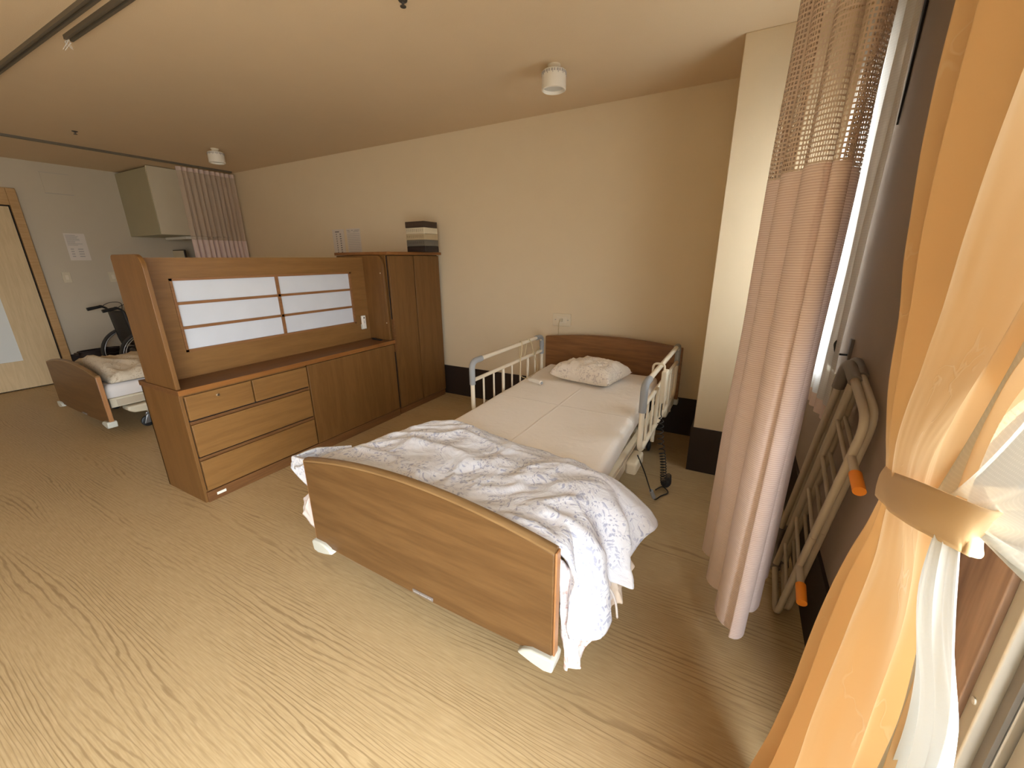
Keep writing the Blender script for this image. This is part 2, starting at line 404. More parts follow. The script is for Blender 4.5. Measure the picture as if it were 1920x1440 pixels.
# ================================================================ SETTING
XL, YB, ZC, YF = -6.91, 3.264, 2.41, -3.9
struct('floor', MB().box(XL - .1, .75, YF - .1, YB + .1, -.08, 0), M['floor'])
struct('ceiling', MB().box(XL - .1, .75, YF - .1, YB + .1, ZC, ZC + .08), M['ceil'])
struct('wall_back', MB().box(XL - .1, .75, YB, YB + .1, 0, ZC), M['wall'])
struct('wall_left', MB().box(XL - .1, XL, YF - .1, YB, 0, ZC), M['wall_left'])
struct('wall_front', MB().box(XL, .75, YF - .1, YF, 0, ZC), M['wall'])
WY0, WY1, WZ0, WZ1 = 2.07, 2.59, .89, 2.06             # window behind the lace
DY0, DY1, DZ1 = -1.95, .727, 2.08                      # balcony door
RY0, RY1 = -3.75, -3.15                                  # assumed door behind the camera, unseen, opening sized to even out the light
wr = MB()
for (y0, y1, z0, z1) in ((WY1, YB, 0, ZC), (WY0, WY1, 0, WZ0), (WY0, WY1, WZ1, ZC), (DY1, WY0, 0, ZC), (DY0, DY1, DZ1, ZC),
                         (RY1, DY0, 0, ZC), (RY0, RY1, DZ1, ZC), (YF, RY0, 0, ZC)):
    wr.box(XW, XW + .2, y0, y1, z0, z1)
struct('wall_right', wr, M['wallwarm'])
PX0, PY0 = -.142, 2.687
struct('wall_corner', MB().box(PX0, XW, PY0, YB, 0, ZC), M['wall'], bevel=.004)
BZ = .303
struct('baseboard_back', MB().box(XL, PX0, YB - .012, YB, 0, BZ), M['base'])
struct('baseboard_corner', MB().box(PX0 - .012, XW, PY0 - .012, PY0, 0, BZ).box(PX0 - .012, PX0, PY0, YB - .012, 0, BZ), M['base'])
struct('baseboard_right', MB().box(XW - .012, XW, .92, PY0 - .012, 0, BZ), M['base'])
struct('baseboard_left', MB().box(XL, XL + .012, 1.60, YB - .012, 0, BZ).box(XL, XL + .012, YF, -.2, 0, BZ), M['base'])

# window 1 in the right wall
w1 = bpy.data.objects.new('window_1', None); C.objects.link(w1); w1.location = (XW, (WY0 + WY1) / 2, WZ0); w1['kind'] = 'structure'
wf = MB()
for (y0, y1, z0, z1) in ((WY0, WY0 + .04, WZ0, WZ1), (WY1 - .04, WY1, WZ0, WZ1), (WY0, WY1, WZ0, WZ0 + .04), (WY0, WY1, WZ1 - .04, WZ1), (2.33, 2.36, WZ0, WZ1)):
    wf.box(XW + .09, XW + .14, y0, y1, z0, z1)
obj('window_frame', local(wf, w1.location), M['alu'], w1, bevel=.003)
obj('window_pane', local(MB().box(XW + .112, XW + .116, WY0 + .04, WY1 - .04, WZ0 + .04, WZ1 - .04), w1.location), M['glass'], w1)
obj('window_sill', local(MB().box(XW - .022, XW + .09, WY0 - .03, WY1 + .03, WZ0 - .11, WZ0), w1.location), M['creamp'], w1, bevel=.004)

# balcony door 1: casing, frame, sashes
def balcony_door(name, y0, y1):
    d = bpy.data.objects.new(name, None); C.objects.link(d); d.location = (XW, (y0 + y1) / 2, 0); d['kind'] = 'structure'
    f = MB()
    # stepped jamb profile
    for (yy0, yy1, xx0, xx1) in ((y1 - .028, y1, XW - .004, XW + .17), (y1 - .045, y1 - .028, XW + .02, XW + .17), (y0, y0 + .028, XW - .004, XW + .17), (y0 + .028, y0 + .045, XW + .02, XW + .17)):
        f.box(xx0, xx1, yy0, yy1, .0, DZ1)
    f.box(XW, XW + .17, y0, y1, DZ1 - .04, DZ1); f.box(XW, XW + .17, y0, y1, 0, .03)
    obj('door_frame', local(f, d.location), M['alu'], d, bevel=.003)
    g = MB()
    g.box(XW + .012, XW + .018, y1 - .046, y1 - .0285, .03, DZ1 - .04)
    obj('frame_groove', local(g, d.location), M['alud'], d)
    mid = (y0 + y1) / 2
    for k, (a0, a1, xo) in enumerate(((mid - .03, y1 - .047, .03), (y0 + .047, mid + .03, .09))):
        s = MB()
        for (q0, q1, z0, z1) in ((a0, a0 + .05, .03, DZ1 - .04), (a1 - .05, a1, .03, DZ1 - .04), (a0, a1, .03, .11), (a0, a1, DZ1 - .10, DZ1 - .04)):
            s.box(XW + xo, XW + xo + .035, q0, q1, z0, z1)
        so = obj('sash', local(s, d.location), M['alu'], d, bevel=.003)
        obj('pane', local(MB().box(XW + xo + .015, XW + xo + .019, a0 + .05, a1 - .05, .11, DZ1 - .10), d.location), M['glass'], so)
    return d
d1 = balcony_door('door_1', DY0, DY1)
for zz in (.715, 1.45):
    t_ = MB().lathe([(0.0001, 0), (.006, 0), (.0055, .002), (.0001, .003)], 0, 0, 16)
    t_.v = [(XW - .004 - z, .713 + x, zz + y) for x, y, z in t_.v]
    obj('screw', local(t_, d1.location), M['steel'], d1)
balcony_door('unseen_rear_door', RY0, RY1)  # unseen rear door, added to let in more even light
tr = MB().box(XW - .012, XW, DY1, DY1 + .17, 0, DZ1 + .10).box(XW - .012, XW, DY0 - .08, DY0, 0, DZ1 + .10).box(XW - .012, XW, DY0, DY1, DZ1, DZ1 + .10)
struct('trim_1', tr, M['casing'], bevel=.002)

# sliding door in the left wall
d2 = bpy.data.objects.new('door_2', None); C.objects.link(d2); d2.location = (XL, 1.0, 0); d2['kind'] = 'structure'
obj('door_panel', local(MB().box(XL + .012, XL + .045, .98 + .25, 1.512, .012, 1.925).box(XL + .012, XL + .045, .20, .98, .012, 1.925)
    .box(XL + .012, XL + .045, .98, 1.23, .012, .32).box(XL + .012, XL + .045, .98, 1.23, 1.62, 1.925), d2.location), M['lightwood'], d2)
obj('door_pane', local(MB().box(XL + .02, XL + .036, .98, 1.23, .32, 1.62), d2.location), M['frost'], d2)
obj('door_gap', local(MB().box(XL, XL + .014, .20, 1.535, 0, 1.945), d2.location), M['dark'], d2)
struct('trim_2', MB().box(XL, XL + .05, 1.53, 1.60, 0, 2.11).box(XL, XL + .05, .1, 1.53, 1.94, 2.11), M['headcase'], bevel=.004)

# ================================================================ CEILING
def ceiling_light(x, y, label):
    t = thing('ceiling_light', label, 'light', (x, y, ZC), group='round ceiling lamps')
    obj('stem', MB().lathe([(.0001, 0), (.036, 0), (.036, -.006), (.030, -.012), (.026, -.035), (.0001, -.035)], 0, 0, 24), M['cream'], t, smooth='auto')
    obj('shade', MB().lathe([(.0001, -.030), (.062, -.030), (.069, -.036), (.070, -.125), (.064, -.128), (.060, -.122), (.059, -.060), (.0001, -.055)], 0, 0, 48), M['white'], t, smooth='auto')
    obj('diffuser', MB().lathe([(.0001, -.108), (.059, -.108), (.059, -.112), (.0001, -.114)], 0, 0, 32), M['frost'], t, smooth='auto')
    v = MB()
    for k in range(28):
        q = 2 * PI * k / 28
        v.box(-.004, .004, -.0015, .0015, -.052, -.040, Matrix.Rotation(q, 4, 'Z') @ Matrix.Translation((0, .0702, 0)))
        if k % 2: v.box(-.0015, .0015, -.0015, .0015, -.060, -.040, Matrix.Rotation(q + .08, 4, 'Z') @ Matrix.Translation((0, .0702, 0)))
    obj('vent_slots', v, M['inkl'], t)
    return t
ceiling_light(-1.10, 2.53, 'white drum-shaped ceiling lamp above the bed with the blue floral duvet')
ceiling_light(-4.70, 2.53, 'small white drum-shaped ceiling lamp near the far pink curtain')
def sprinkler(x, y, label):
    m = MB().lathe([(.0001, 0), (.020, 0), (.018, -.004), (.006, -.008), (.005, -.020), (.013, -.022), (.013, -.024), (.0001, -.024)], 0, 0, 20)
    o = obj('sprinkler_head', m, M['alud'], smooth='auto'); o.location = (x, y, ZC); tag(o, label, 'sprinkler', 'ceiling sprinklers')
sprinkler(-5.083, 1.643, 'tiny dark sprinkler head on the ceiling near the far curtain track')
sprinkler(-1.425, 1.651, 'dark sprinkler head on the ceiling at the top edge, nearest the camera')

def track(pts, label, w=.017, h=.018):
    pts = [Vector((*p, ZC)) for p in pts]; loc = pts[0].copy()
    m = MB(); P = pts
    i0 = 0
    for k, p in enumerate(P):
        t = (P[min(k + 1, len(P) - 1)] - P[max(k - 1, 0)]).normalized(); s = Vector((-t.y, t.x, 0))
        for (dx, dz) in ((-w, 0), (-w, -h), (-w * .35, -h), (-w * .35, -h * .5), (w * .35, -h * .5), (w * .35, -h), (w, -h), (w, 0)):
            m.v.append(tuple(p + s * dx + Vector((0, 0, dz)) - loc))
    for k in range(len(P) - 1):
        for j in range(8):
            m.f.append((k * 8 + j, k * 8 + (j + 1) % 8, (k + 1) * 8 + (j + 1) % 8, (k + 1) * 8 + j))
    m.f.append(tuple(range(8))); m.f.append(tuple(range(8 * len(P) - 1, 8 * len(P) - 9, -1)))
    o = obj('curtain_track', m, M['aluw']); o.location = loc
    return tag(o, label, 'curtain track', 'ceiling curtain tracks')
track([(-5.69, -3.6), (-5.69, 3.20)], 'long thin dark curtain track across the far ceiling, ending at the pink curtain')
track([(XL + .05, .99), (-2.35, .99)], 'longer of the two ceiling curtain tracks in the top left corner')
arc = [(-.28 + .40 * math.sin(q), 1.46 - .40 * math.cos(q)) for q in [PI / 2 * k / 8 for k in range(9)]]
tr2 = track([(-3.05, 1.06)] + arc + [(.12, 2.62)], 'shorter ceiling curtain track starting beside the longer one, leading to the right pink curtain')
fr = MB()
for k in range(7):
    q = k * .9; fr.tube([(0, 0, -.012), (-.012 - .01 * math.sin(q), .012 * math.cos(q), -.022), (-.02 + .012 * math.cos(2 * q), .02 * math.sin(q), -.034 - .004 * k)], .0012, 5)
fo = obj('loose_thread', fr, M['paper'], tr2)

# ================================================================ WALL ITEMS
# outlet with plug and dangling cord
o_ = thing('wall_outlet', 'cream wall plate with a plugged-in cord above the headboard', 'outlet', (-1.301, YB, .85))
obj('cover_plate', MB().box(-.083, .083, -.010, 0, -.053, .053), plain('wall_plate_plastic', (.72, .63, .47), .5), o_, bevel=.003)
obj('socket_insert', MB().box(-.045, .045, -.013, -.009, -.030, .030), M['cream'], o_, bevel=.002)
obj('plug', MB().box(-.008, .012, -.045, -.012, -.012, .012), M['creamp'], o_, bevel=.003)
obj('cord', MB().tube(smooth_path([(.0, -.045, 0), (-.003, -.06, -.02), (-.012, -.045, -.08), (-.014, -.04, -.25), (-.02, -.045, -.40)]), .0028, 8), M['cord'], o_, smooth=True)
for sx in (-.057, .057): obj('screw', MB().box(sx - .005, sx + .005, -.012, -.009, -.004, .004), M['inkl'], o_)

def paper(name, label, cx, cz, w, h, rows, wall='back', dark=.5, yc=None, cat='notice', rot=0):
    ink = MB(); base = MB().box(-w / 2, w / 2, -.0012, 0, -h / 2, h / 2)
    for (z, segs, th) in rows:
        for (x0, x1) in segs:
            ink.box((x0 - .5) * w, (x1 - .5) * w, -.0018, -.0011, (z - .5) * h - th / 2, (z - .5) * h + th / 2)
    loc, rz = ((cx, YB - .001, cz), 0) if wall == 'back' else ((XL + .001, yc, cz), PI / 2)
    t = thing(name, label, cat, loc, rz, 'papers pinned to the walls')
    t.rotation_euler = Euler((0, rot, rz))
    obj('sheet', base, M['paper'], t); obj('printed_text', ink, M['ink'] if dark > .5 else M['inkl'], t)
rows = [(.93, [(.25, .6)], .010)]
for k in range(12):
    z = .86 - k * .065; rows.append((z, [(.30, .38), (.62, .74)], .010))
paper('notice_sheet', 'narrow white sheet with two dark columns of print on the wall behind the cabinet', -3.975, 1.50, .185, .36, rows, dark=1)
rows = [(.94, [(.05, .25), (.35, .5), (.6, .95)], .008), (.89, [(.1, .3), (.5, .9)], .006)] + [(.82 - k * .06, [(.06, .94)], .004) for k in range(13)]
paper('notice_sheet', 'wider pale sheet with faint grey lines on the wall, right of the narrow sheet', -3.735, 1.53, .21, .30, rows, dark=0)
random.seed(3)
rows = [(.93 - k * .045, [(.08, .45 + .4 * random.random())], .006) for k in range(9)] + [(.42 - k * .09, [(.15, .3), (.5, .75)], .012) for k in range(4)]
paper('notice_sheet', 'pale notice with handwritten-looking grey lines on the left wall above the switch', 0, 1.53, .18, .30, rows, wall='left', yc=1.96, dark=0)

t = thing('wall_panel', 'square flush access panel high on the left wall', 'panel', (XL, 1.95, 2.205), PI / 2)
obj('panel_plate', MB().box(-.115, .115, -.008, 0, -.105, .105), M['wall_left'], t, bevel=.002)
obj('panel_seam', MB().box(-.118, .118, -.004, 0, .104, .109).box(-.118, .118, -.004, 0, -.109, -.104), M['inkl'], t)
def switch(y, z, label):
    t = thing('light_switch', label, 'switch', (XL, y, z), PI / 2, 'light switches on the left wall')
    obj('cover_plate', MB().box(-.036, .036, -.010, 0, -.06, .06), M['creamp'], t, bevel=.003)
    obj('rocker', MB().box(-.014, .014, -.014, -.009, -.026, .026), M['cream'], t, bevel=.002)
switch(1.79, 1.19, 'yellowish light switch on the left wall under the pale notice')
switch(2.20, 1.18, 'light switch on the left wall half hidden behind the shoji screen edge')

# wall cabinet in the far corner
t = thing('wall_cabinet', 'pale green-grey wall cabinet high in the far left corner', 'cabinet', (XL, 2.49, 1.664))
obj('body', MB().box(0, .80, 0, .765, 0, .725), plain('pale_green_panel', (.40, .37, .25), .5), t, bevel=.003)
obj('door', MB().box(.80, .82, 0.004, .38, .004, .74), M['creamp'], t, bevel=.003)
obj('door', MB().box(.80, .82, .384, .765, .004, .74), M['creamp'], t, bevel=.003)
obj('light_bar', MB().box(.15, .70, .30, .55, -.035, -.001), M['white'], t, bevel=.006)
t = thing('wash_mirror', 'pale framed mirror under the wall cabinet, just above the screen', 'mirror', (-6.80, 2.905, 1.20))
obj('frame', MB().box(-.20, .20, 0, .02, 0, .31), M['base'], t, bevel=.003)
obj('mirror_panel', MB().box(-.185, .182, -.004, .002, .01, .298), M['creamp'], t)
obj('mount', MB().box(-.10, .10, .02, .357, .10, .16), M['base'], t)

# ================================================================ STORAGE CABINET
L0 = (-2.78, .945, 0)
t = thing('storage_cabinet', 'low brown wood cabinet with four drawers and a wide door', 'cabinet', L0)
def bx(*a_): return local(MB().box(*a_), L0)
CX0, CX1, CY0, CY1 = -3.012, -2.572, .945, 2.540
obj('carcass', local(MB().box(CX0, CX1, CY0, CY0 + .018, 0, .662).box(CX0, CX1, CY1 - .018, CY1, 0, .662).box(CX0, CX0 + .012, CY0, CY1, 0, .662)
    .box(CX0, CX1 - .002, 1.695, 1.712, 0.06, .66).box(CX0 + .013, CX1 - .002, CY0 + .018, CY1 - .018, .06, .075).box(CX0 + .013, CX1 - .002, CY0 + .018, CY1 - .018, .64, .66), L0), M['oak'], t, bevel=.001)
obj('drawer_recess', bx(CX0 + .1, CX1 - .008, CY0 + .018, CY1 - .018, .07, .64), M['dark'], t)
obj('finger_groove', local(MB().box(CX1 - .02, CX1 + .004, CY0 + .02, 1.70, .484, .500).box(CX1 - .02, CX1 + .004, CY0 + .02, 1.70, .262, .278), L0), M['plinth'], t)
obj('plinth', bx(CX1 - .02, CX1 + .012, CY0 + .012, CY1 - .002, 0, .064), M['plinth'], t, bevel=.001)
ct = obj('countertop', bx(CX0 - .004, CX1 + .020, CY0 - .006, CY1 + .004, .662, .692), M['plinth'], t, bevel=.002)
obj('front_edging', bx(CX1 + .0195, CX1 + .0235, CY0 - .006, CY1 + .004, .6625, .692), M['oaktop'], ct, bevel=.001)
FX = CX1 + .014
dr = obj('drawer', bx(CX1 - .004, FX, .966, 1.318, .510, .650), M['oakh'], t, bevel=.0025)
lk = MB().lathe([(.0001, 0), (.009, 0), (.009, .006), (.006, .009), (.0001, .009)], 0, 0, 20); lk.v = [(z, x, y) for x, y, z in lk.v]
lk.v = [(x + FX, y + 1.125, z + .617) for x, y, z in lk.v]
obj('lock', local(lk, L0), M['chrome'], dr, smooth='auto')
obj('drawer', bx(CX1 - .004, FX, 1.326, 1.692, .510, .650), M['oakh'], t, bevel=.0025)
obj('drawer', bx(CX1 - .004, FX, .966, 1.692, .288, .482), M['oakh'], t, bevel=.0025)
obj('drawer', bx(CX1 - .004, FX, .966, 1.692, .072, .260), M['oakh'], t, bevel=.0025)
obj('door', bx(CX1 - .004, FX, 1.702, CY1 - .006, .068, .655), M['oak'], t, bevel=.0025)
obj('maker_label', bx(CX1 + .011, CX1 + .0135, 1.004, 1.054, .026, .042), M['white'], t)
obj('edge_chip', bx(CX1 + .0205, CX1 + .0228, 1.125, 1.150, .678, .690), M['paper'], t)

# hutch / shoji screen standing on the cabinet
L1 = (-2.75, .945, .692)
t = thing('shoji_screen', 'tall brown wood hutch with white paper panels in a lattice, on the low cabinet', 'screen', L1)
def side(y0, y1):
    x0, x1, z0, z1 = -2.932, -2.590, .692, 1.390
    out = [(x0, z0), (x1 + .012, z0), (x1, z1 - .07)]
    out += [(x1 - .07 + .07 * math.cos(q), z1 - .07 + .07 * math.sin(q)) for q in [PI / 2 * k / 8 for k in range(1, 9)]]
    out += [(x0 + .02, z1), (x0 + .006, z1 - .006), (x0, z1 - .02)]
    return local(MB().prism(out, 1, y0, y1), L1)
obj('side_panel', side(.945, .967), M['oak'], t, bevel=.0025)
obj('side_panel', side(2.518, 2.540), M['oak'], t, bevel=.0025)
BXp = -2.812                                            # front face of the back panel
wy0, wy1, wz0, wz1 = 1.128, 2.375, .842, 1.262
# re-measured on the back panel plane
pm = MB()
for (y0, y1, z0, z1) in ((.967, wy0, .692, 1.375), (wy1, 2.518, .692, 1.375), (wy0, wy1, .692, wz0), (wy0, wy1, wz1, 1.375)):
    pm.box(BXp - .022, BXp, y0, y1, z0, z1)
obj('back_panel', local(pm, L1), M['oakh'], t)
obj('shoji_paper', local(MB().box(BXp - .016, BXp - .010, wy0, wy1, wz0, wz1), L1), M['shoji'], t)
lt = MB(); bw = .013
lt.box(BXp - .014, BXp + .006, wy0, wy1, wz0, wz0 + bw).box(BXp - .014, BXp + .006, wy0, wy1, wz1 - bw, wz1)
lt.box(BXp - .014, BXp + .006, wy0, wy0 + bw, wz0, wz1).box(BXp - .014, BXp + .006, wy1 - bw, wy1, wz0, wz1)
ym = (wy0 + wy1) / 2 + .0
lt.box(BXp - .014, BXp + .002, ym - .009, ym + .009, wz0 + bw, wz1 - bw)
for k in (1, 2):
    z = wz0 + (wz1 - wz0) * k / 3; lt.box(BXp - .014, BXp + .002, wy0 + bw, wy1 - bw, z - .008, z + .008)
obj('lattice', local(lt, L1), M['lattice'], t)
obj('screw_cap', local(MB().box(-2.625, -2.615, 2.5165, 2.5185, 1.245, 1.253), L1), M['creamp'], t)
obj('screw_cap', local(MB().box(-2.605, -2.597, 2.5165, 2.5185, .835, .843), L1), M['creamp'], t)
# remote on the hutch
LR = (BXp + .0015, 2.445, .845)
t = thing('remote_control', 'small white lamp remote in a holder beside the lattice panels', 'remote')
t.location = LR
obj('casing', MB().box(0.004, .022, -.020, .020, -.055, .055), M['white'], t, bevel=.005)
obj('button', MB().box(.0215, .0235, -.006, .006, .030, .042), M['black'], t, bevel=.001)
obj('button', MB().box(.0215, .023, -.005, .005, .004, .010).box(.0215, .023, -.005, .005, -.008, -.002), M['greycap'], t)
obj('holder', MB().box(0, .018, -.024, .024, -.060, -.018), M['whitep'], t, bevel=.003)
t = thing('cable_clip', 'black flat clip lying on the right end of the cabinet top', 'clip', (-2.69, 2.475, .692), math.radians(-8))
obj('clip_base', MB().box(-.06, .06, -.012, .012, 0, .008), M['black'], t, bevel=.003)
obj('clip_tab', MB().box(-.065, -.02, -.016, .010, .008, .014), M['black'], t, bevel=.002)

# ================================================================ WARDROBE
LW = (-2.80, 2.55, 0)
t = thing('wardrobe', 'tall brown wood two-door wardrobe against the beige wall', 'wardrobe', LW)
WX0, WX1, Wy0, Wy1 = -3.17, -2.580, 2.552, 3.215
obj('carcass', local(MB().box(WX0, WX1, Wy0, Wy1, .05, 1.392), LW), M['oak'], t, bevel=.001)
obj('gap', local(MB().box(WX1, WX1 + .003, Wy0 + .002, Wy1 - .002, .062, 1.388), LW), M['dark'], t)
obj('plinth', local(MB().box(WX0 + .02, WX1 + .012, Wy0 + .002, Wy1 - .004, 0, .056), LW), M['plinth'], t)
obj('top_board', local(MB().box(WX0 - .01, WX1 + .032, Wy0 - .012, Wy1 + .030, 1.394, 1.418), LW), M['oaktop'], t, bevel=.003)
dl = obj('door', local(MB().box(WX1 + .003, WX1 + .020, Wy0 + .010, 2.858, .062, 1.386), LW), M['oak'], t, bevel=.0025)
obj('door', local(MB().box(WX1 + .003, WX1 + .020, 2.870, Wy1 - .002, .062, 1.386), LW), M['oak'], t, bevel=.0025)
pl = [(Wy0 - .004, .585), (Wy0 + .014, .605), (Wy0 + .018, .73), (Wy0 + .014, .85), (Wy0 - .004, .87)]
obj('edge_pull', local(MB().prism(pl, 0, WX1 + .004, WX1 + .024), LW), M['plinth'], dl)
# five stacked boxes
cols = [('black', (.020, .012, .010), 'black lattice-sided storage box at the bottom of the stack on the wardrobe'),
        ('grey', (.14, .125, .10), 'grey patterned storage box, second from the bottom of the stack on the wardrobe'),
        ('tan', (.46, .36, .22), 'light tan storage box in the middle of the stack on the wardrobe'),
        ('cream', (.62, .55, .40), 'cream storage box with grey marks, second from the top of the stack'),
        ('dark_brown', (.050, .030, .020), 'dark brown storage box topping the stack on the wardrobe')]
bz = 1.418
for k, (cn, col, lb) in enumerate(cols):
    t = thing('storage_box', lb, 'box', (-2.578 - .002 * k, 3.025 + .001 * k, bz), 0, 'storage boxes stacked on the wardrobe')
    m1 = plain(cn + '_box_plastic', col, .6); m2 = plain(cn + '_box_pattern', tuple(min(1, x * (.65 if sum(col) > .3 else 1.9)) for x in col), .6)
    w_, d_, h_ = .212, .185, .0505
    obj('box_body', MB().box(-w_ / 2, w_ / 2, -d_ / 2, d_ / 2, 0, h_), m1, t, bevel=.003)
    pt = MB(); random.seed(k)
    for j in range(9):
        x = -w_ / 2 + .018 + j * .022
        z0 = .014 + .004 * random.random()
        pt.box(x - .006, x - .003, -d_ / 2 - .0008, -d_ / 2 + .001, z0, .038); pt.box(x + .002, x + .005, -d_ / 2 - .0008, -d_ / 2 + .001, z0, .038)
        pt.box(x - .006, x + .005, -d_ / 2 - .0008, -d_ / 2 + .001, .034, .038)
        if j % 2: pt.box(x - .006, x + .005, -d_ / 2 - .0008, -d_ / 2 + .001, .022, .025)
    obj('side_pattern', pt, m2, t)
    bz += h_ + .001

# ================================================================ CARE BEDS
def bow_board(hw, z0, z1, crown, sag, y0, y1, n=24):
    out = []
    for k in range(n + 1):
        u = -hw + 2 * hw * k / n; out.append((u, z0 - sag * (1 - (u / hw)**2)))
    for k in range(n + 1):
        u = hw - 2 * hw * k / n; out.append((u, z1 + crown * (1 - (u / hw)**2)))
    return MB().prism(out, 1, y0, y1)
def caster(u, v, t, zt=.16):
    c = MB(); c.tube([(u, v, .10), (u, v, zt)], .012, 10)
    c.prism([(v - .045, .03), (v - .02, .115), (v + .02, .115), (v + .05, .06), (v + .01, .02)], 0, u - .012, u + .012)
    w = obj('caster', c, M['steel'], t, bevel=.002)
    for s in (-1, 1):
        m = MB().lathe([(.0001, -.010), (.030, -.010), (.040, -.008), (.042, 0), (.040, .008), (.030, .010), (.0001, .010)], 0, 0, 28)
        m.v = [(z + u + s * .026, x + v + .01, y + .042) for x, y, z in m.v]
        obj('wheel', m, M['black'], w, smooth='auto')
def care_bed(loc, rz, label, headz=0.0, footz=0.0, bottom=.205, group='electric care beds'):
    t = thing('care_bed', label, 'bed', loc, rz, group)
    hw = .548
    dz = footz
    fb = obj('footboard', bow_board(hw, bottom, .582 + dz, .062, .014, .0, .034), M['board'], t, bevel=.004)
    # rounded top and end edging
    e = MB(); n = 28
    for k in range(n + 1):
        u = -hw + 2 * hw * k / n; z = .582 + dz + .062 * (1 - (u / hw)**2)
        for (y, q) in ((.001, .0), (.001, .007), (.010, .0135), (.024, .0135), (.033, .007), (.033, .0)): e.v.append((u, y, z + q - .001))
    for k in range(n):
        for j in range(5): e.f.append((k * 6 + j, k * 6 + j + 1, (k + 1) * 6 + j + 1, (k + 1) * 6 + j))
    e.f.append(tuple(range(6))); e.f.append(tuple(range(6 * n + 5, 6 * n - 1, -1)))
    obj('top_edging', e, M['trimtop'], fb, smooth='auto')
    for s in (-1, 1):
        x0, x1 = sorted((s * hw, s * (hw + .007)))
        obj('side_edging', MB().box(x0, x1, .003, .031, bottom + .004, .586 + dz), M['edge'], fb, bevel=.003)
        out = [(s * .435, bottom - .016), (s * .455, bottom + .004), (s * .485, bottom + .016), (s * (hw + .006), bottom + .016), (s * (hw + .014), bottom + .006), (s * (hw + .008), bottom - .034), (s * (hw - .02), bottom - .040), (s * .485, bottom - .032)]
        m = MB().prism(out, 1, -.016, .046)
        obj('bumper', m, M['whitep'], fb, bevel=.008)
    pz = bottom - .001
    pl = obj('name_plate', MB().box(-.002, .092, -.003, .001, pz - .005, pz + .009), M['greycap2'], fb, bevel=.001)
    obj('plate_line', MB().box(.004, .030, -.0038, -.0028, pz + .001, pz + .0035).box(.034, .066, -.0038, -.0028, pz + .001, pz + .0035).box(.070, .086, -.0038, -.0028, pz + .001, pz + .0035), M['inkl'], pl)
    hb = obj('headboard', bow_board(hw, .33, .722 + headz, .040, .0, 2.262, 2.296), M['hboard'], t, bevel=.004)
    for s in (-1, 1):
        x0, x1 = sorted((s * (hw - .05), s * (hw + .006)))
        obj('bumper', MB().box(x0, x1, 2.250, 2.302, .29, .332), M['whitep'], hb, bevel=.006)
    zf = .335 + dz
    fm = MB()
    for s in (-1, 1):
        x0, x1 = sorted((s * .445, s * .475)); fm.box(x0, x1, .06, 2.24, zf - .03, zf + .045)
        fm.box(*sorted((s * .30, s * .33)), .25, 2.05, .15, .19)
    for v in (.06, .75, 1.45, 2.19): fm.box(-.46, .46, v, v + .05, zf - .02, zf + .02)
    for v in (.28, 1.95): fm.box(-.46, .46, v, v + .05, .13, .18)
    for v in (.35, 1.6):
        for s in (-1, 1): fm.tube([(s * .34, v, .17), (s * .36, v + .28, zf)], .016, 8)
    obj('bed_frame', fm, M['creamp'], t, bevel=.003)
    obj('side_cover', MB().box(.475, .482, .10, 2.20, zf - .022, zf + .030), M['rail2'], t, bevel=.003)
    obj('rail_bracket', MB().box(.478, .535, 1.05, 1.22, zf - .045, zf + .02), M['creamp'], t, bevel=.012)
    obj('rail_bracket', MB().box(.478, .535, 1.90, 2.20, zf - .03, zf + .04), M['creamp'], t, bevel=.014)
    obj('rail_bracket', MB().box(-.535, -.478, 1.05, 1.22, zf - .045, zf + .02), M['creamp'], t, bevel=.012)
    obj('motor_box', MB().box(-.10, .10, .55, 1.25, .16, .25), M['creamp'], t, bevel=.02)
    for (u, v) in ((-.40, .30), (.40, .30), (-.40, 1.98), (.40, 1.98)): caster(u, v, t)
    return t
BL, BR = (-.891, .863, 0), math.radians(-1.1)
bed = care_bed(BL, BR, 'wooden care bed in the foreground carrying the blue floral duvet')
bed2 = care_bed((-4.76, 1.07, 0), math.radians(-.3), 'wooden care bed at the far left behind the shoji screen', footz=-.070, bottom=.135)
stand = MB().prism([(.14, .19), (.18, .165), (.27, .155), (.30, .10), (.54, .10), (.60, .18), (.60, .225), (.14, .225)], 0, .40, .52)
obj('base_cover', stand, M['creamp'], bed2, bevel=.015)
for s_, v_ in ((.43, .27), (.50, .33)):
    m = MB().lathe([(.0001, -.012), (.036, -.012), (.046, -.008), (.046, .008), (.036, .012), (.0001, .012)], 0, 0, 28)
    m.v = [(z + s_, x + v_, y + .046) for x, y, z in m.v]
    w_ = obj('caster_wheel', m, M['black'], bed2, smooth='auto')
    obj('hub', MB().prism([(v_ - .03, .03), (v_, .105), (v_ + .03, .105), (v_ + .02, .03)], 0, s_ - .016, s_ + .016), M['steel'], w_, bevel=.003)

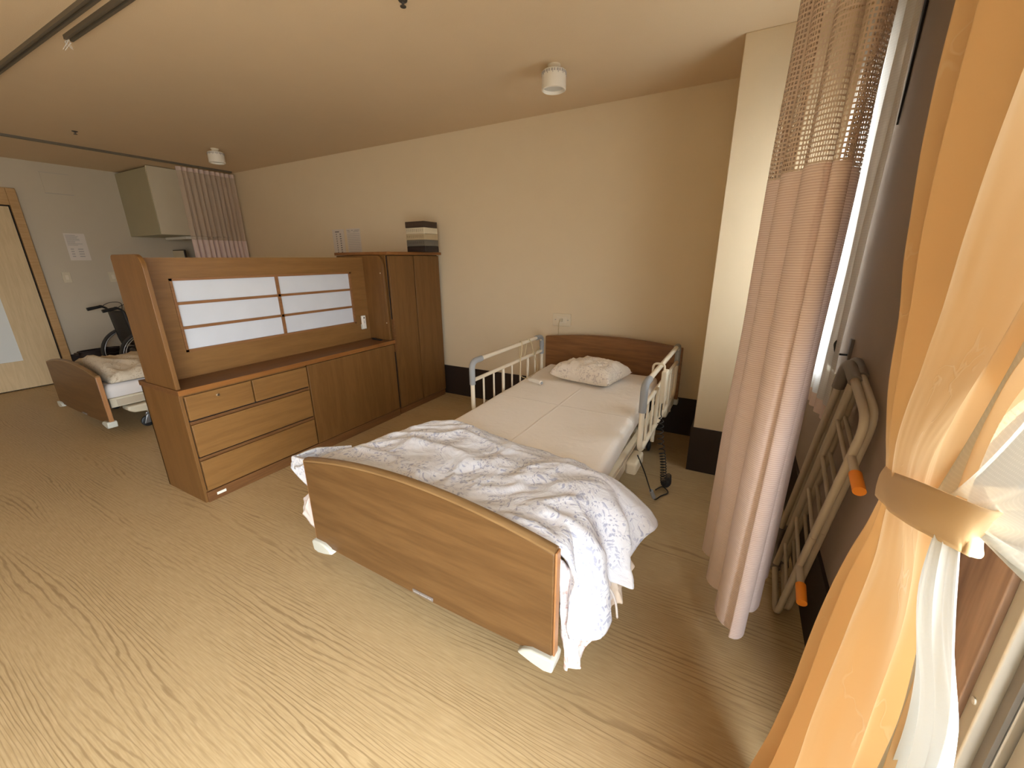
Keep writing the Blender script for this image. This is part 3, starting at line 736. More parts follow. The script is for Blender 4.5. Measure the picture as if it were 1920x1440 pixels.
def mattress(loc, rz, w, l0, l1, z0, z1, label, skew=0, mat=None):
    def fn(u, v):
        # wrap: u across including sides, v along
        return None
    bm = bmesh.new(); nx, ny, nz = 28, 60, 5
    m = MB()
    def P(u, v, z):
        du = skew * (1 - 2 * v)
        x = u * w / 2; y = l0 + (l1 - l0) * v
        rx = .5 * w - abs(x); ry = min(v, 1 - v) * (l1 - l0)
        return (x + du, y, z)
    mb = MB(); r = .035
    prof = [(-w / 2 + .01, z0), (-w / 2, z0 + .02), (-w / 2, z1 - r)] + [(-w / 2 + r - r * math.cos(q), z1 - r + r * math.sin(q)) for q in [PI / 2 * k / 5 for k in range(1, 6)]]
    K = 24
    top = [(-w / 2 + r + (w - 2 * r) * k / K, z1) for k in range(1, K)]
    prof = prof + top + [(-x, z) for x, z in reversed(prof)]
    n = len(prof); mm = 70
    for j in range(mm + 1):
        v = j / mm; y = l0 + (l1 - l0) * v
        ry = min(v, 1 - v) * (l1 - l0)
        for (x, z) in prof:
            zz = z
            if z > z1 - r * 1.01:
                zz = z - (r - math.sqrt(max(0, r * r - max(0, r - ry)**2)))
                zz += .0035 * fbm(x * 5, y * 5, .3)
            xx = x * (1 - .01 * (1 - min(1, ry / .05)))
            if abs(x) > w / 2 - .001: xx += .004 * noise.noise(Vector((0, y * 6, z * 9))) * (1 if x > 0 else -1)
            mb.v.append((xx + skew * (1 - 2 * v), y, zz))
    for j in range(mm):
        for i in range(n - 1): mb.f.append((j * n + i, j * n + i + 1, (j + 1) * n + i + 1, (j + 1) * n + i))
        mb.f.append((j * n + n - 1, j * n, (j + 1) * n, (j + 1) * n + n - 1))
    mb.f.append(tuple(range(n))); mb.f.append(tuple(range((mm + 1) * n - 1, mm * n - 1, -1)))
    o = obj('mattress', mb, mat or M['sheet'], smooth='auto'); o.location = loc; o.rotation_euler = (0, 0, rz)
    return tag(o, label, 'mattress', 'sheeted mattresses')
mattress(BL, BR, .90, .045, 2.235, .382, .500, 'mattress under a creased white sheet on the foreground bed', skew=.045)
mattress((-4.76, 1.07, 0), math.radians(-.3), .94, .05, 2.235, .312, .420, 'mattress with a tucked white sheet on the far left bed', mat=M['sheetside'])

# duvet --------------------------------------------------------------------
def duvet_top():
    zt0 = .545
    def edge_u(v): return .485 + .050 * (1 - sstep(v, .05, .28))
    def fn(a_, b_):
        vt = interp_s(a_, [(0, .66), (.15, .70), (.35, .665), (.6, .64), (.8, .60), (1, .56)])
        v = .048 + (vt - .048) * b_
        uL = interp_s(v, [(0.0, -.715), (.12, -.665), (.3, -.56), (.5, -.48), (.7, -.40)])
        Lh = interp_s(v, [(0, .33), (.12, .35), (.22, .29), (.32, .31), (.42, .26), (.50, .20), (.56, .17), (.68, .12)])
        ue = edge_u(v); top = ue - uL; s_ = a_ * (top + Lh)
        puff = .050 * sstep(b_, 1.0, .86) * 1.0
        wr_ = 0
        X, Y = s_ * 1.0, v
        wx = fbm(X * 2.2, Y * 2.2, 5.1) * .35; wy = fbm(X * 2.2, Y * 2.2, 9.1) * .35
        wr_ += .026 * fbm(X * 3 + wx, Y * 4 + wy, 1.3)
        wr_ += .014 * max(0, ridge((X * .9 + Y * 1.3) * 3.0 + wx * 2, (Y - X * .35) * 8 + wy * 2, .7))**2
        wr_ += .0045 * max(0, ridge(X * 9 + wx * 5, Y * 9 + wy * 5, 2.7))**2
        wr_ += .002 * fbm(X * 22, Y * 26, 4)
        tb = sstep(b_, 1.0, .9); fold = .35 + .65 * tb
        if s_ < top:
            u = uL + s_; z = zt0 - .012 + puff * .6 + wr_ * fold
            over = max(0, -.45 - u)
            z -= 1.2 * over**1.6 * .35
            z -= .03 * sstep(a_, .06, 0)
            vv = v + .02 * fbm(X * 4, 2.2, 3)
            near = sstep(abs(u - ue), .10, 0); z -= near * .010
        else:
            d = s_ - top
            flare = .10 + .25 * sstep(v, .0, .3) + .38 * sstep(v, .34, .52)
            u = ue + .075 * (1 - .55 * (ue - .485) / .05) * (1 - math.exp(-d / .05)) + flare * d + (.030 * math.sin(v * 34 + 1.2 * d * 8 + 3 * wx) + .6 * wr_) * min(1, d / .12)
            z = zt0 - .022 + puff * .6 + wr_ * fold * math.exp(-d / .06) - (math.sqrt(d * d + .0016) - .04) * .97
            vv = v + (.03 * math.sin(d * 12 + v * 20) * min(1, d / .2) + .02 * fbm(X * 4, 2.2, 3)) * sstep(b_, .0, .15)
        vv = max(.042, vv)
        z = max(z, .018)
        if -.44 < u < .50: z = max(z, .512)
        return (u, vv, z)
    m = MB().grid(150, 90, fn)
    return m
dv = thing('duvet', 'rumpled white duvet with blue-grey leaf print draped over the foreground bed foot', 'duvet', BL, BR)
obj('duvet_cover', duvet_top(), M['duvet'], dv, smooth=True, solid=.012, normals=False)
# hanging lower layers
def flap(pts_top, pts_bot, wav, n=40, m=24, seed=0, amp=.012):
    def fn(a_, b_):
        k = a_ * (len(pts_top) - 1); i = min(int(k), len(pts_top) - 2); f = k - i; f = f * f * (3 - 2 * f)
        A = Vector(pts_top[i]).lerp(Vector(pts_top[i + 1]), f); B = Vector(pts_bot[i]).lerp(Vector(pts_bot[i + 1]), f)
        p = A.lerp(B, b_)
        p.x += wav * math.sin(a_ * 17 + seed) * b_ + amp * fbm(a_ * 5, b_ * 5, seed, 3)
        p.y += amp * fbm(a_ * 5 + 9, b_ * 5, seed, 2) * .6
        return p
    return MB().grid(n, m, fn)
obj('under_layer', flap([(.528, .046, .565), (.56, .10, .46), (.585, .18, .42), (.59, .28, .42)], [(.575, .045, .135), (.60, .075, .125), (.64, .15, .20), (.65, .27, .26)], .010, seed=2), M['duvetp'], dv, smooth=True, solid=.006)
obj('duvet_corner', flap([(-.44, .05, .545), (-.60, .06, .548), (-.735, .07, .530), (-.72, .17, .530), (-.60, .27, .530)], [(-.46, .05, .40), (-.60, .052, .41), (-.750, .06, .475), (-.73, .17, .46), (-.59, .27, .45)], .004, seed=12, amp=.006), M['duvet'], dv, smooth=True, solid=.012)
obj('lining', flap([(.56, .22, .40), (.60, .33, .40), (.60, .45, .40)], [(.635, .20, .20), (.66, .33, .185), (.67, .44, .27)], .008, seed=5), M['duvetc'], dv, smooth=True, solid=.006)
obj('under_layer', flap([(-.545, .05, .44), (-.60, .06, .43), (-.60, .16, .43)], [(-.60, .045, .205), (-.705, .055, .25), (-.735, .085, .31)], .006, seed=8), M['duvetp'], dv, smooth=True, solid=.008)
for k, (p0, p1, p2) in enumerate((((.645, .22, .34), (.665, .24, .28), (.675, .25, .20)), ((.645, .22, .34), (.655, .20, .27), (.662, .215, .21)))):
    obj('tie_string', MB().tube(smooth_path([p0, p1, p2]), .004, 6), M['sheetside'], dv, smooth=True)

# pillow -------------------------------------------------------------------
def pillow(loc, rz, w, d, h, label, mat):
    m = MB()
    def top(sg):
        def fn(a_, b_):
            x = 2 * a_ - 1; y = 2 * b_ - 1
            e = max(0, (1 - x**4) * (1 - y**4))**.42
            pinch = 1 - .10 * (1 - abs(x)**2) * abs(y)**3 - .06 * abs(x)**3 * (1 - y * y)
            cr = 1 + .06 * (abs(x * y))**3
            X = x * w / 2 * cr * (1 - .05 * (1 - y * y) * abs(x)**6); Y = y * d / 2 * cr * (1 - .06 * (1 - x * x))
            wn_ = .012 * fbm(x * 2.5, y * 2.5, 2.2) + .010 * max(0, ridge(x * 4 + 2, y * 3, 1.1))**2
            z = h * (.38 + (.62 * e if sg > 0 else -.38 * e)) + (wn_ * e if sg > 0 else 0)
            if sg > 0:
                z -= .035 * math.exp(-((x + .62) / .16)**2) * (1 - y * y) * .8
            else: z = max(0.0, z)
            return (X, Y, z)
        return fn
    m.grid(48, 36, top(1)); m.grid(48, 36, top(-1))
    o = obj('pillow', m, mat, smooth=True); o.location = loc; o.rotation_euler = (0, 0, rz)
    bm = bmesh.new(); bm.from_mesh(o.data); bmesh.ops.remove_doubles(bm, verts=bm.verts, dist=.0004); bmesh.ops.recalc_face_normals(bm, faces=bm.faces); bm.to_mesh(o.data); bm.free()
    return tag(o, label, 'pillow')
def bedpt(u, v, z, L=BL, r=BR):
    return (L[0] + u * math.cos(r) - v * math.sin(r), L[1] + u * math.sin(r) + v * math.cos(r), L[2] + z)
pillow(bedpt(-.015, 1.90, .503), BR - math.radians(9), .45, .36, .145, 'small floral pillow lying on the white sheet by the headboard', M['pillow'])

# quilt on the far bed
def quilt():
    def fn(a_, b_):
        u = -.50 + .98 * a_; v = .10 + 1.5 * b_
        z = .45 + .11 * math.sin(PI * min(1, max(0, (a_ - .0) / 1.0)))**.6 * (1 - .25 * b_)
        X, Y = u, v; wx = fbm(X * 2, Y * 2, 7) * .4
        z += .030 * fbm(X * 3 + wx, Y * 3, 3.3) + .018 * max(0, ridge(X * 3 + wx, Y * 6, 2))**2
        ed = min(a_, 1 - a_, b_ * 1.5, (1 - b_) * 1.5) / .05
        z = z if ed > 1 else .432 + (z - .432) * math.sqrt(max(0, 1 - (1 - ed)**2)) 
        return (u, v, max(z, .432))
    return MB().grid(80, 80, fn)
q_ = obj('quilt', quilt(), M['quilt'], smooth=True, solid=.01); q_.location = (-4.76, 1.07, 0); q_.rotation_euler = (0, 0, math.radians(-.3))
tag(q_, 'cream floral quilt bunched on the far left bed', 'quilt')

# side rails ---------------------------------------------------------------
def rail_parts(t, L, H, zmid, cream, grey, pegs=True, legs=.10, caps=True, round_r=.07, nb=7, tr=.0135):
    """rail in its own frame: x = 0 plane, y along 0..L, z up 0..H (bottom bar to top bar)"""
    fr_ = round_corners([(0, .0, -legs * 0), (0, 0, H), (0, L, H), (0, L, 0)], round_r)
    fr_ = round_corners([(0, L * .5, 0), (0, 0, 0), (0, 0, H), (0, L, H), (0, L, 0), (0, L * .5 + .001, 0)], round_r)
    obj('frame_tube', MB().tube(fr_, tr, 12), cream, t, smooth='auto')
    obj('middle_bar', MB().tube([(0, .0, zmid), (0, L, zmid)], .012, 12), cream, t, smooth='auto')
    for k in range(1, nb + 1):
        y = L * k / (nb + 1); r = .011 if nb == 7 and k in (3, 6) else .0065
        obj('bar', MB().tube([(0, y, 0), (0, y, zmid)], r, 10), cream, t, smooth='auto')
    if caps:
        for sgn, y0 in ((1, 0), (-1, L)):
            p = round_corners([(0, y0, H - .145), (0, y0, H), (0, y0 + sgn * .105, H)], round_r)
            obj('corner_grip', MB().tube(p, .0185, 14), grey, t, smooth='auto')
    if pegs:
        for y in (.34 * L, .87 * L):
            pg = obj('mounting_peg', MB().tube([(0, y, 0), (0, y, -.085)], .011, 12), cream, t, smooth='auto')
            if pegs == 'orange': obj('peg_cap', MB().tube([(0, y, -.080), (0, y, -.150)], .015, 14), M['orange'], pg, smooth='auto')
def bed_rail(u, v0, L, z0, H, zmid, label):
    t = thing('bed_side_rail', label, 'rail', bedpt(u, v0, z0), BR, 'bed side rails')
    rail_parts(t, L, H, zmid, M['cream'], M['greycap'], pegs=True)
    return t
bed_rail(-.508, 1.12, .985, .40, .352, .232, 'cream bed rail with grey grips on the left side of the foreground bed')
rr_ = bed_rail(.530, 1.10, 1.06, .40, .365, .245, 'cream bed rail on the window side of the bed, holding the controller')

# spare rails leaning on the window wall (they stand on one end)
def leaning_rail(base, top, label, flip=1, capm=None, orange=True):
    # local y (length) -> up along the lean, local z (height) -> towards the headboard wall (+y world)
    A = Vector(base); B = Vector(top); yl = (B - A).normalized()
    zl = Vector((.0, 1, 0)); zl = (zl - yl * zl.dot(yl)).normalized(); xl = yl.cross(zl).normalized()
    t = thing('spare_bed_rail', label, 'rail', base, 0, 'spare bed rails leaning by the window')
    t.rotation_euler = Matrix((xl, yl, zl)).transposed().to_euler()
    rail_parts(t, (B - A).length, .375, .245, M['rail2'], M['greycap2'], pegs='orange' if orange else False, nb=5, tr=.0118)
    return t
leaning_rail((.292, 1.565, .020), (.350, 1.345, .925), 'beige spare bed rail with orange peg caps leaning against the window wall')
leaning_rail((.326, 1.600, .020), (.3755, 1.385, .930), 'second spare bed rail standing behind the one with orange caps', orange=False)

# nurse call handset -------------------------------------------------------
t = thing('call_button', 'white nurse call handset on the sheet, its cream cord looped over the left rail', 'call button', bedpt(-.33, 1.63, .520), BR)
hs = smooth_path([(-.065, .022, 0), (-.02, .006, .001), (.03, -.010, .001), (.062, -.022, 0)], 5)
obj('handset', MB().tube(hs, [.008, .012, .0135, .014, .014, .0145, .0145, .015, .015, .016, .016, .016, .016, .016, .015, .012][:len(hs)], 14), M['white'], t, smooth='auto')
obj('button', MB().tube([(.060, -.021, .0), (.068, -.024, 0)], .010, 12), M['greycap'], t, smooth='auto')
cd = smooth_path([(-.065, .022, 0), (-.10, .04, -.002), (-.13, .05, .0), (-.152, .06, .02), (-.158, .07, .10), (-.160, .10, .20), (-.168, .11, .247), (-.190, .12, .238), (-.196, .14, .10), (-.185, .19, .13), (-.172, .21, .247), (-.155, .24, .22), (-.155, .29, .115), (-.16, .35, .14), (-.168, .42, .15)], 6)
cd2 = smooth_path([(-.155, .29, .115), (-.150, .32, .05), (-.14, .33, -.005), (-.12, .25, -.012), (-.10, .12, -.012)], 6)
obj('cord', MB().tube(cd, .0032, 7).tube(cd2, .0028, 7), M['cord'], t, smooth=True)

# bed controller with coiled cord -------------------------------------------
t = thing('bed_controller', 'yellowed bed hand controller hooked on the right rail with a black coiled cord', 'controller', bedpt(.552, 1.42, .735), BR)
obj('casing', MB().box(.004, .034, -.035, .035, -.155, .030), M['cream'], t, bevel=.008)
obj('hook', MB().tube(round_corners([(.012, .0, .025), (.012, 0, .062), (-.048, 0, .062), (-.048, 0, .010)], .03), .006, 10), M['cream'], t, smooth='auto')
obj('button_pad', MB().box(.033, .0355, -.022, .022, -.12, .005), M['creamp'], t, bevel=.002)
P0 = [(.018, .0, -.155), (.018, 0, -.22), (.03, -.01, -.36), (.06, -.02, -.50), (.075, -.01, -.64), (.085, .10, -.70), (.07, .22, -.712)]
path = smooth_path(P0, 40); coil = []
L_ = 0
for k, p in enumerate(path):
    if k: L_ += (path[k] - path[k - 1]).length
    r = .016 * sstep(L_, .07, .12)
    coil.append((p, L_, r))
pts = []
tot = coil[-1][1]; PIT = lambda s_: s_ / .030 if s_ < .30 else .30 / .030 + (s_ - .30) / .017
nst = int(tot / .015 * 9)
for k in range(nst + 1):
    s_ = tot * k / nst
    for (p, l0, r), (p2, l1, r2) in zip(coil, coil[1:]):
        if l1 >= s_:
            f = (s_ - l0) / max(1e-9, l1 - l0); c0 = p.lerp(p2, f); rr = r + (r2 - r) * f; break
    q = PIT(s_) * 2 * PI
    tgt = (p2 - p).normalized(); X = tgt.cross(Vector((1, .2, .1))).normalized(); Y = tgt.cross(X)
    pts.append(c0 + (X * math.cos(q) + Y * math.sin(q)) * rr)
obj('coiled_cord', MB().tube(pts, .0029, 6), M['black'], t, smooth=True)
obj('loose_cable', MB().tube(smooth_path([(-.03, -.30, -.36), (.01, -.28, -.46), (.035, -.20, -.60), (.05, -.12, -.70), (.07, -.03, -.722), (.10, .03, -.722), (.06, .08, -.722), (.03, .02, -.720)], 8), .0035, 7), M['black'], t, smooth=True)
obj('connector', MB().tube([(.038, -.19, -.61), (.05, -.15, -.67)], .011, 10), M['greycap'], t, smooth='auto')

# ================================================================ CURTAINS
def resample(pts, n):
    P = [Vector(p) for p in pts]; L = [0]
    for i in range(1, len(P)): L.append(L[-1] + (P[i] - P[i - 1]).length)
    return P, L
def at_len(P, L, f):
    s_ = f * L[-1]
    for i in range(1, len(P)):
        if L[i] >= s_ - 1e-9:
            k = (s_ - L[i - 1]) / max(1e-9, L[i] - L[i - 1]); q = P[i - 1].lerp(P[i], k); t_ = (P[i] - P[i - 1]).normalized(); return q, t_
    return P[-1], (P[-1] - P[-2]).normalized()
def hang(top_path, bot_path, z0, z1, Z0, Z1, pleats, amp_t, amp_b, width, loc, nu=260, nv=50, seed=0, hem=None, jitter=.35):
    """cloth between heights z1 (upper) and z0 (lower) of a drop whose full range is Z0..Z1"""
    random.seed(seed); ph = [random.uniform(-jitter, jitter) for _ in range(pleats * 2 + 3)]; am = [random.uniform(.6, 1.25) for _ in range(pleats * 2 + 3)]
    TP = smooth_path([(*p, 0) for p in top_path], 14); BP = smooth_path([(*p, 0) for p in bot_path], 14)
    TP, TL = resample(TP, 0); BP, BLn = resample(BP, 0)
    def fn(a_, b_):
        z = z1 + (z0 - z1) * b_; g = (Z1 - z) / (Z1 - Z0)
        A, ta = at_len(TP, TL, a_); B, tb = at_len(BP, BLn, a_)
        p = A.lerp(B, g); t_ = (ta.lerp(tb, g)).normalized(); nrm = Vector((-t_.y, t_.x, 0))
        x = a_ * pleats; k = int(x * 2); loc_amp = am[k] + (am[k + 1] - am[k]) * (x * 2 - k)
        phs = ph[k] + (ph[k + 1] - ph[k]) * (x * 2 - k)
        w = math.sin(2 * PI * x + phs * (1 + g)); w = math.copysign(abs(w)**.8, w)
        am_ = (amp_t + (amp_b - amp_t) * g) * loc_amp
        p = p + nrm * (w * am_) + t_ * (math.cos(2 * PI * x + phs) * am_ * .35)
        p += nrm * .006 * noise.noise(Vector((a_ * 9, z * 2.2, seed)))
        return (p.x - loc[0], p.y - loc[1], z - loc[2])
    return MB().grid(nu, nv, fn, lambda a_, b_: (a_ * width, (z1 + (z0 - z1) * b_)))

# far cubicle curtain, gathered at the end of the far track
LC = (-5.69, 2.92, 0)
t = thing('cubicle_curtain', 'pink cubicle curtain gathered against the far wall, netting above and cloth below', 'curtain', LC, group='pink cubicle curtains')
tp = [(-5.69, 2.60), (-5.69, 3.22)]; bp_ = [(-5.68, 2.60), (-5.69, 3.23)]
obj('heading_tape', hang(tp, bp_, 2.335, 2.375, .25, 2.385, 11, .022, .025, 1.8, LC, nv=3, seed=5), M['pinkband'], t, smooth=True)
obj('net_top', hang(tp, bp_, 1.60, 2.335, .25, 2.385, 11, .022, .025, 1.8, LC, seed=5), M['pinknet'], t, smooth=True)
obj('cloth_panel', hang(tp, bp_, .25, 1.60, .25, 2.385, 11, .022, .025, 1.8, LC, seed=5), M['pinkf'], t, smooth=True)
# near cubicle curtain beside the window
LN = (.12, 1.5, 0)
t = thing('cubicle_curtain', 'large pink cubicle curtain hanging between the bed and the window, net top and striped cloth', 'curtain', LN, group='pink cubicle curtains')
tp = [(.055, 1.52), (.075, 1.43), (.115, 1.33), (.165, 1.31), (.205, 1.36), (.235, 1.52)]
bp_ = [(.030, 1.80), (.060, 1.52), (.125, 1.26), (.165, 1.34), (.195, 1.45), (.235, 1.66)]
KW = dict(Z0=.14, Z1=2.385, pleats=6, amp_t=.017, amp_b=.026, width=1.5, loc=LN, seed=11, nu=360)
obj('heading_tape', hang(tp, bp_, 2.345, 2.385, nv=3, **KW), M['pinkband'], t, smooth=True)
obj('net_top', hang(tp, bp_, 1.565, 2.345, nv=60, **KW), M['pinknet'], t, smooth=True)
obj('cloth_panel', hang(tp, bp_, .14, 1.565, nv=80, **KW), M['pinkf'], t, smooth=True)

# lace curtain at window 1
LX = (.35, 2.2, 0)
t = thing('lace_curtain', 'sheer white lace curtain in front of the small window behind the pink curtain', 'curtain', LX)
tp = [(.345, 2.66), (.338, 2.2), (.350, 1.81)]; bp_ = [(.345, 2.66), (.330, 2.25), (.354, 1.86)]
obj('lace_panel', hang(tp, bp_, .80, 2.30, .74, 2.34, 9, .014, .009, 1.9, LX, seed=3, nu=240, nv=40), M['lace'], t, smooth=True)
obj('hem', hang(tp, bp_, .74, .80, .74, 2.34, 9, .014, .009, 1.9, LX, seed=3, nu=240, nv=3), M['pinkband'], t, smooth=True)
obj('heading_tape', hang(tp, bp_, 2.30, 2.345, .74, 2.34, 9, .014, .009, 1.9, LX, seed=3, nu=240, nv=3), M['lace2'], t, smooth=True)
o = obj('curtain_rail', MB().box(-.012, .012, -.46, .40, 0, .02).box(-.010, .044, -.43, -.41, .004, .016).box(-.010, .044, .40, .42, .004, .016), M['aluw']); o.location = (.350, 2.25, 2.345)
tag(o, 'thin rail above the small window carrying the lace curtain', 'curtain rail')
# dark strip modelled as the shadow in a gap by the lace; curtain hook
o = obj('gap_shadow_strip', MB().prism([(-.021, 2.33), (.021, 2.33), (.001, 1.77), (-.001, 1.77)], 0, -.003, .003), M['dark']); o.location = (XW - .004, 1.985, 0)
tag(o, 'dark tapering strip standing in for the gap shadow beside the lace curtain', 'strip')
t = thing('curtain_hook', 'small dark metal curtain hook on the window wall above the leaning rails', 'hook', (XW, 1.885, 1.02), 0)
obj('hook_plate', MB().box(-.010, 0, -.012, .012, -.04, .04), M['greycap2'], t, bevel=.002)
obj('hook_arm', MB().tube(round_corners([(-.006, 0, -.02), (-.045, 0, -.02), (-.055, .0, .02), (-.045, 0, .035)], .015), .004, 8), M['black'], t, smooth='auto')

# orange curtain, tied back ------------------------------------------------
LO = (.26, .8, 0)
zt = 2.28
yL = [(0.03, .905), (.13, .893), (.30, .875), (.49, .876), (.605, .882), (.70, .880), (.84, .862), (.92, .835), (.975, .826), (1.01, .852), (1.05, .892), (1.12, .938), (1.25, .958), (1.375, 1.012), (1.50, 1.048), (1.72, 1.072), (2.28, 1.09)]
xC = [(0.03, .205), (.13, .21), (.30, .225), (.60, .245), (.84, .258), (.95, .262), (1.1, .265), (1.4, .268), (2.28, .270)]
yRo = [(0.03, .40), (.30, .42), (.60, .46), (.84, .53), (.95, .575), (1.04, .585), (1.12, .575), (1.20, .545), (1.35, .46), (1.55, .36), (2.28, .10)]
folds = [(0, 0), (.07, .5), (.14, 1), (.20, 1.5), (.27, 2), (.40, 2.45), (.62, 3.0), (.78, 3.5), (.90, 4.1), (1, 4.8)]
def drape(yLp, yRp, xp, amp, foldm, zA, zB, loc, width, nu=300, nv=120, ph=0, tilt=0, seed=0):
    def fn(a_, b_):
        z = zA + (zB - zA) * b_
        l_ = interp_s(z, yLp); r_ = interp_s(z, yRp); x = interp_s(z, xp)
        y = l_ + (r_ - l_) * a_
        A = interp_s(z, amp); n_ = interp_s(a_, foldm)
        th = 2 * PI * n_ + ph + .5 * noise.noise(Vector((a_ * 3, z * 1.3, seed)))
        w = math.sin(th)
        am_ = A * (.75 + .45 * noise.noise(Vector((a_ * 6, z * .8, seed + 4))))
        x += w * am_; y += math.cos(th) * am_ * .28
        zz = z + tilt * a_ * math.exp(-((z - 1.0) / .25)**2)
        x += .004 * fbm(a_ * 10, z * 3, seed) - .026 * math.sin(PI * min(1, max(0, a_ * .9))) * math.exp(-((z - 1.0) / .12)**2)
        return (x - loc[0], y - loc[1], zz - loc[2])
    return MB().grid(nu, nv, fn, lambda a_, b_: (a_ * width, zA + (zB - zA) * b_))
amp = [(0.03, .050), (.5, .042), (.75, .030), (.90, .013), (1.00, .006), (1.08, .012), (1.25, .032), (1.7, .046), (2.28, .050)]
t = thing('orange_curtain', 'thick orange-gold curtain tied back in the right foreground', 'curtain', LO)
obj('curtain_cloth', drape(yL, yRo, xC, amp, folds, 2.28, .03, LO, 1.7, ph=.6, tilt=.10, seed=1), M['gold'], t, smooth=True)
# lace of the balcony door, gathered in the same tieback
LA = (.30, .5, 0)
t = thing('balcony_lace_curtain', 'white lace curtain gathered into the orange tieback at the right edge', 'curtain', LA)
def lace_up(a_, b_):
    ytop = .60 - .90 * a_; yt = .628 - .080 * a_; ztie = 1.072 + .012 * a_
    s_ = b_; sw = 1.0 + 3.2 * a_
    y = ytop + (yt - ytop) * s_**(1 + 1.6 * a_)
    z = 2.26 + (ztie - 2.26) * (1 - (1 - s_)**(1 + 1.3 * a_))
    A = .004 + .020 * (1 - s_)**.7
    x = .292 + A * math.sin(a_ * 38 + 1.2 * s_) - .048 * s_**3
    return (x - LA[0], y - LA[1], z)
obj('lace_panel', MB().grid(200, 80, lace_up, lambda a_, b_: (a_ * 1.6, 2.26 - 1.2 * b_)), M['laceup'], t, smooth=True)
yLl = [(.03, .60), (.30, .57), (.60, .55), (.80, .545), (.90, .552), (.98, .560), (1.08, .565)]
yRl = [(.03, .33), (.30, .36), (.60, .41), (.80, .438), (.90, .447), (.96, .462), (1.00, .478), (1.05, .505), (1.08, .525)]
xl = [(.03, .225), (.5, .243), (.9, .250), (1.0, .243), (1.08, .240)]
ampl = [(.03, .022), (.6, .018), (.9, .009), (1.0, .005), (1.08, .004)]
fl_ = [(0, 0), (.15, .6), (.35, 1.3), (.5, 2.1), (.65, 2.7), (.8, 3.6), (1, 4.4)]
obj('lace_tail', drape(yLl, yRl, xl, ampl, fl_, 1.08, .03, LA, .9, nu=160, nv=70, ph=2.2, seed=6), M['lace2'], t, smooth=True)
# tieback band
def tie_fn(a_, b_):
    # wraps from the wall hook round the front of the bundle and back
    P = [(.370, .700, 1.06), (.335, .80, 1.015), (.285, .850, .985), (.240, .835, .975), (.222, .77, .985), (.222, .68, 1.015), (.236, .60, 1.045), (.262, .545, 1.068), (.305, .535, 1.08), (.355, .62, 1.075), (.375, .690, 1.065)]
    P = TIEP
    k = a_ * (len(P) - 1); i = min(int(k), len(P) - 2); f = k - i
    q = P[i].lerp(P[i + 1], f); t_ = P[min(i + 1, len(P) - 1)] - P[max(i - 1, 0)]
    t_.normalize(); dn = Vector((0, 0, -1)); dn = (dn - t_ * dn.dot(t_)).normalized()
    h = .026 * (.6 + .4 * sstep(math.sin(PI * min(1, max(0, a_))), 0, .6))
    out = Vector((-1, 0, 0)) * .004 * math.sin(PI * b_)
    q = q + dn * (b_ - .5) * 2 * h + out + Vector((1, 0, 0)) * .002 * noise.noise(Vector((a_ * 14, b_ * 2, 0)))
    return (q.x - LT[0], q.y - LT[1], q.z - LT[2])
LT = (.30, .70, 1.03)
TIEP = smooth_path([(.384, .765, 1.03), (.345, .80, 1.00), (.300, .842, .982), (.257, .834, .986), (.236, .730, 1.020), (.220, .645, 1.052), (.214, .575, 1.077), (.224, .526, 1.090), (.240, .513, 1.090), (.264, .556, 1.074), (.296, .655, 1.048), (.335, .735, 1.03), (.384, .758, 1.03)], 6)
o = obj('curtain_tieback', MB().grid(100, 10, tie_fn, lambda a_, b_: (a_ * .8, b_ * .06)), M['goldtie'], smooth=True, solid=.004); o.location = LT
tag(o, 'orange-gold fabric band cinching the curtain in the right foreground', 'tieback')
o = obj('curtain_rail', MB().box(-.03, .03, -2.5, .55, 0, .03), M['aluw']); o.location = (.285, .52, 2.29)
tag(o, 'rail over the balcony door from which the orange curtain hangs', 'curtain rail')

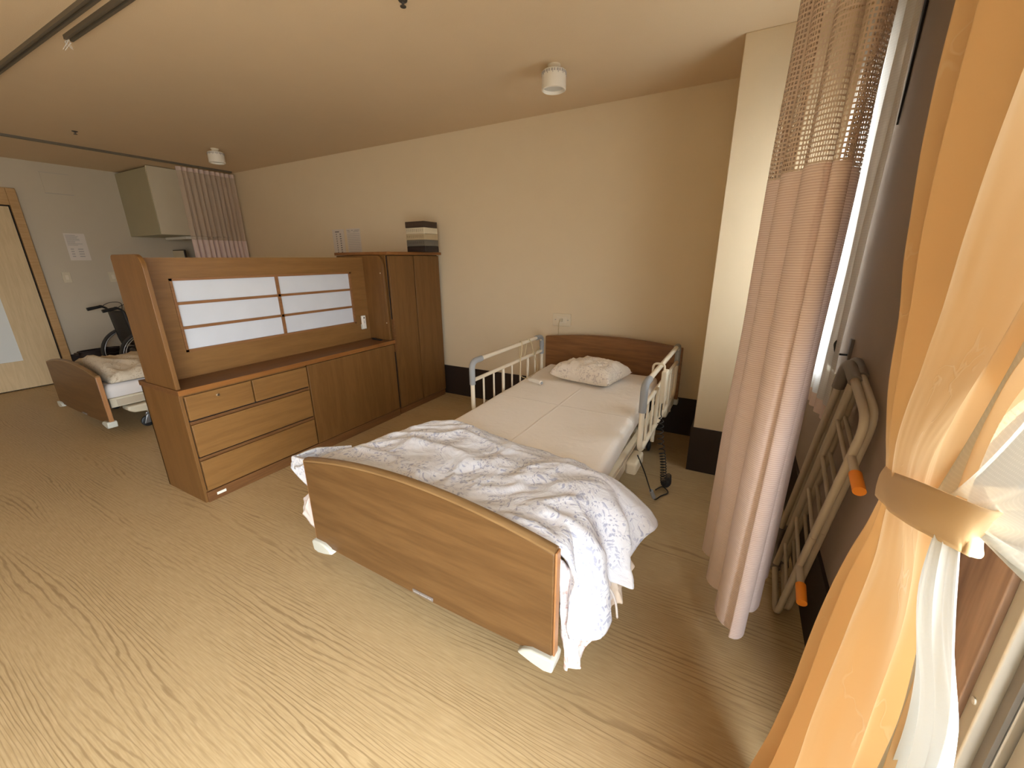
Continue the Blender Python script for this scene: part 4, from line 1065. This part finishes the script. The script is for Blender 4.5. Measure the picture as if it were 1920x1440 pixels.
# ================================================================ WHEELCHAIR and bin
t = thing('wheelchair', 'black folding wheelchair parked behind the far left bed', 'wheelchair', (-6.38, 2.10, 0))
def torus(cx, cy, cz, R_, r, n=44):
    return [(cx, cy + R_ * math.cos(2 * PI * k / n), cz + R_ * math.sin(2 * PI * k / n)) for k in range(n)]
for s in (-1, 1):
    x = s * .26
    w = obj('drive_wheel', MB().tube(torus(x, 0, .295, .278, 0), .017, 10, closed=True), M['rubber'], t, smooth=True)
    obj('rim', MB().tube(torus(x, 0, .295, .256, 0), .008, 8, closed=True), M['steel'], w, smooth=True)
    obj('hand_rim', MB().tube(torus(x + s * .03, 0, .295, .245, 0), .006, 8, closed=True), M['steel'], w, smooth=True)
    sp = MB()
    for k in range(18):
        q = 2 * PI * k / 18; sp.tube([(x, .02 * math.cos(q), .295 + .02 * math.sin(q)), (x, .254 * math.cos(q), .295 + .254 * math.sin(q))], .0013, 4)
    obj('spokes', sp, M['steel'], w)
    obj('hub', MB().tube([(x - .02, 0, .295), (x + .03, 0, .295)], .022, 14), M['steel'], w, smooth='auto')
    xf = s * .215
    obj('frame_tube', MB().tube(round_corners([(xf, -.02, .12), (xf, -.10, .46), (xf, -.13, .83), (xf, -.20, .865)], .04), .012, 10).tube([(xf, -.09, .40), (xf, .38, .42)], .012, 10)
        .tube(round_corners([(xf, -.11, .62), (xf, .20, .63), (xf, .24, .42)], .04), .011, 10).tube(round_corners([(xf, .36, .42), (xf, .44, .12)], .03), .012, 10).tube([(xf, -.05, .16), (xf, .36, .16)], .010, 10), M['black'], t, smooth='auto')
    obj('push_grip', MB().tube([(xf, -.175, .858), (xf, -.31, .835)], [.016, .019], 12), M['black'], t, smooth='auto')
    obj('brake_cable', MB().tube(smooth_path([(xf, -.19, .85), (xf + .01, -.10, .895), (xf + .02, .0, .87), (xf + .01, -.04, .70)]), .004, 6), M['black'], t, smooth=True)
    obj('armrest', MB().box(xf - .022, xf + .022, -.08, .22, .635, .66), M['blackcloth'], t, bevel=.008)
    cs = MB().lathe([(.0001, -.012), (.055, -.012), (.062, -.006), (.062, .006), (.055, .012), (.0001, .012)], 0, 0, 24); cs.v = [(z + s * .20, x_ + .38, y_ + .064) for x_, y_, z in cs.v]
    obj('front_caster', cs, M['rubber'], t, smooth='auto')
    obj('footplate', MB().box(*sorted((s * .02, s * .17)), .42, .55, .10, .115), M['black'], t, bevel=.004)
def sling(y0, z0, y1, z1, sag):
    def fn(a_, b_):
        x = -.21 + .42 * a_; k = sag * math.sin(PI * a_)
        return (x, y0 + (y1 - y0) * b_ - (k if z1 - z0 > .1 else 0), z0 + (z1 - z0) * b_ - (0 if z1 - z0 > .1 else k))
    return MB().grid(16, 10, fn)
obj('backrest', sling(-.09, .42, -.135, .82, .03), M['blackcloth'], t, smooth=True, solid=.014)
obj('seat', sling(-.08, .425, .36, .435, .02), M['blackcloth'], t, smooth=True, solid=.016)
obj('cross_brace', MB().tube([(-.2, .10, .16), (.2, .14, .40)], .010, 8).tube([(.2, .10, .16), (-.2, .14, .40)], .010, 8), M['black'], t, smooth='auto')
t = thing('storage_tub', 'low dark tub on the floor against the left wall by the door casing', 'tub', (XL + .11, 1.84, 0))
prof = [(.0001, .004), (.085, .004), (.098, .325), (.104, .330), (.104, .340), (.092, .340), (.088, .02), (.0001, .02)]
m = MB().lathe(prof, 0, 0, 36); m.v = [(x * .8, y * 1.9, z) for x, y, z in m.v]
obj('tub_body', m, M['base'], t, smooth='auto')
obj('tub_handle', MB().box(-.05, .05, -.215, -.192, .30, .325), M['base'], t, bevel=.004)
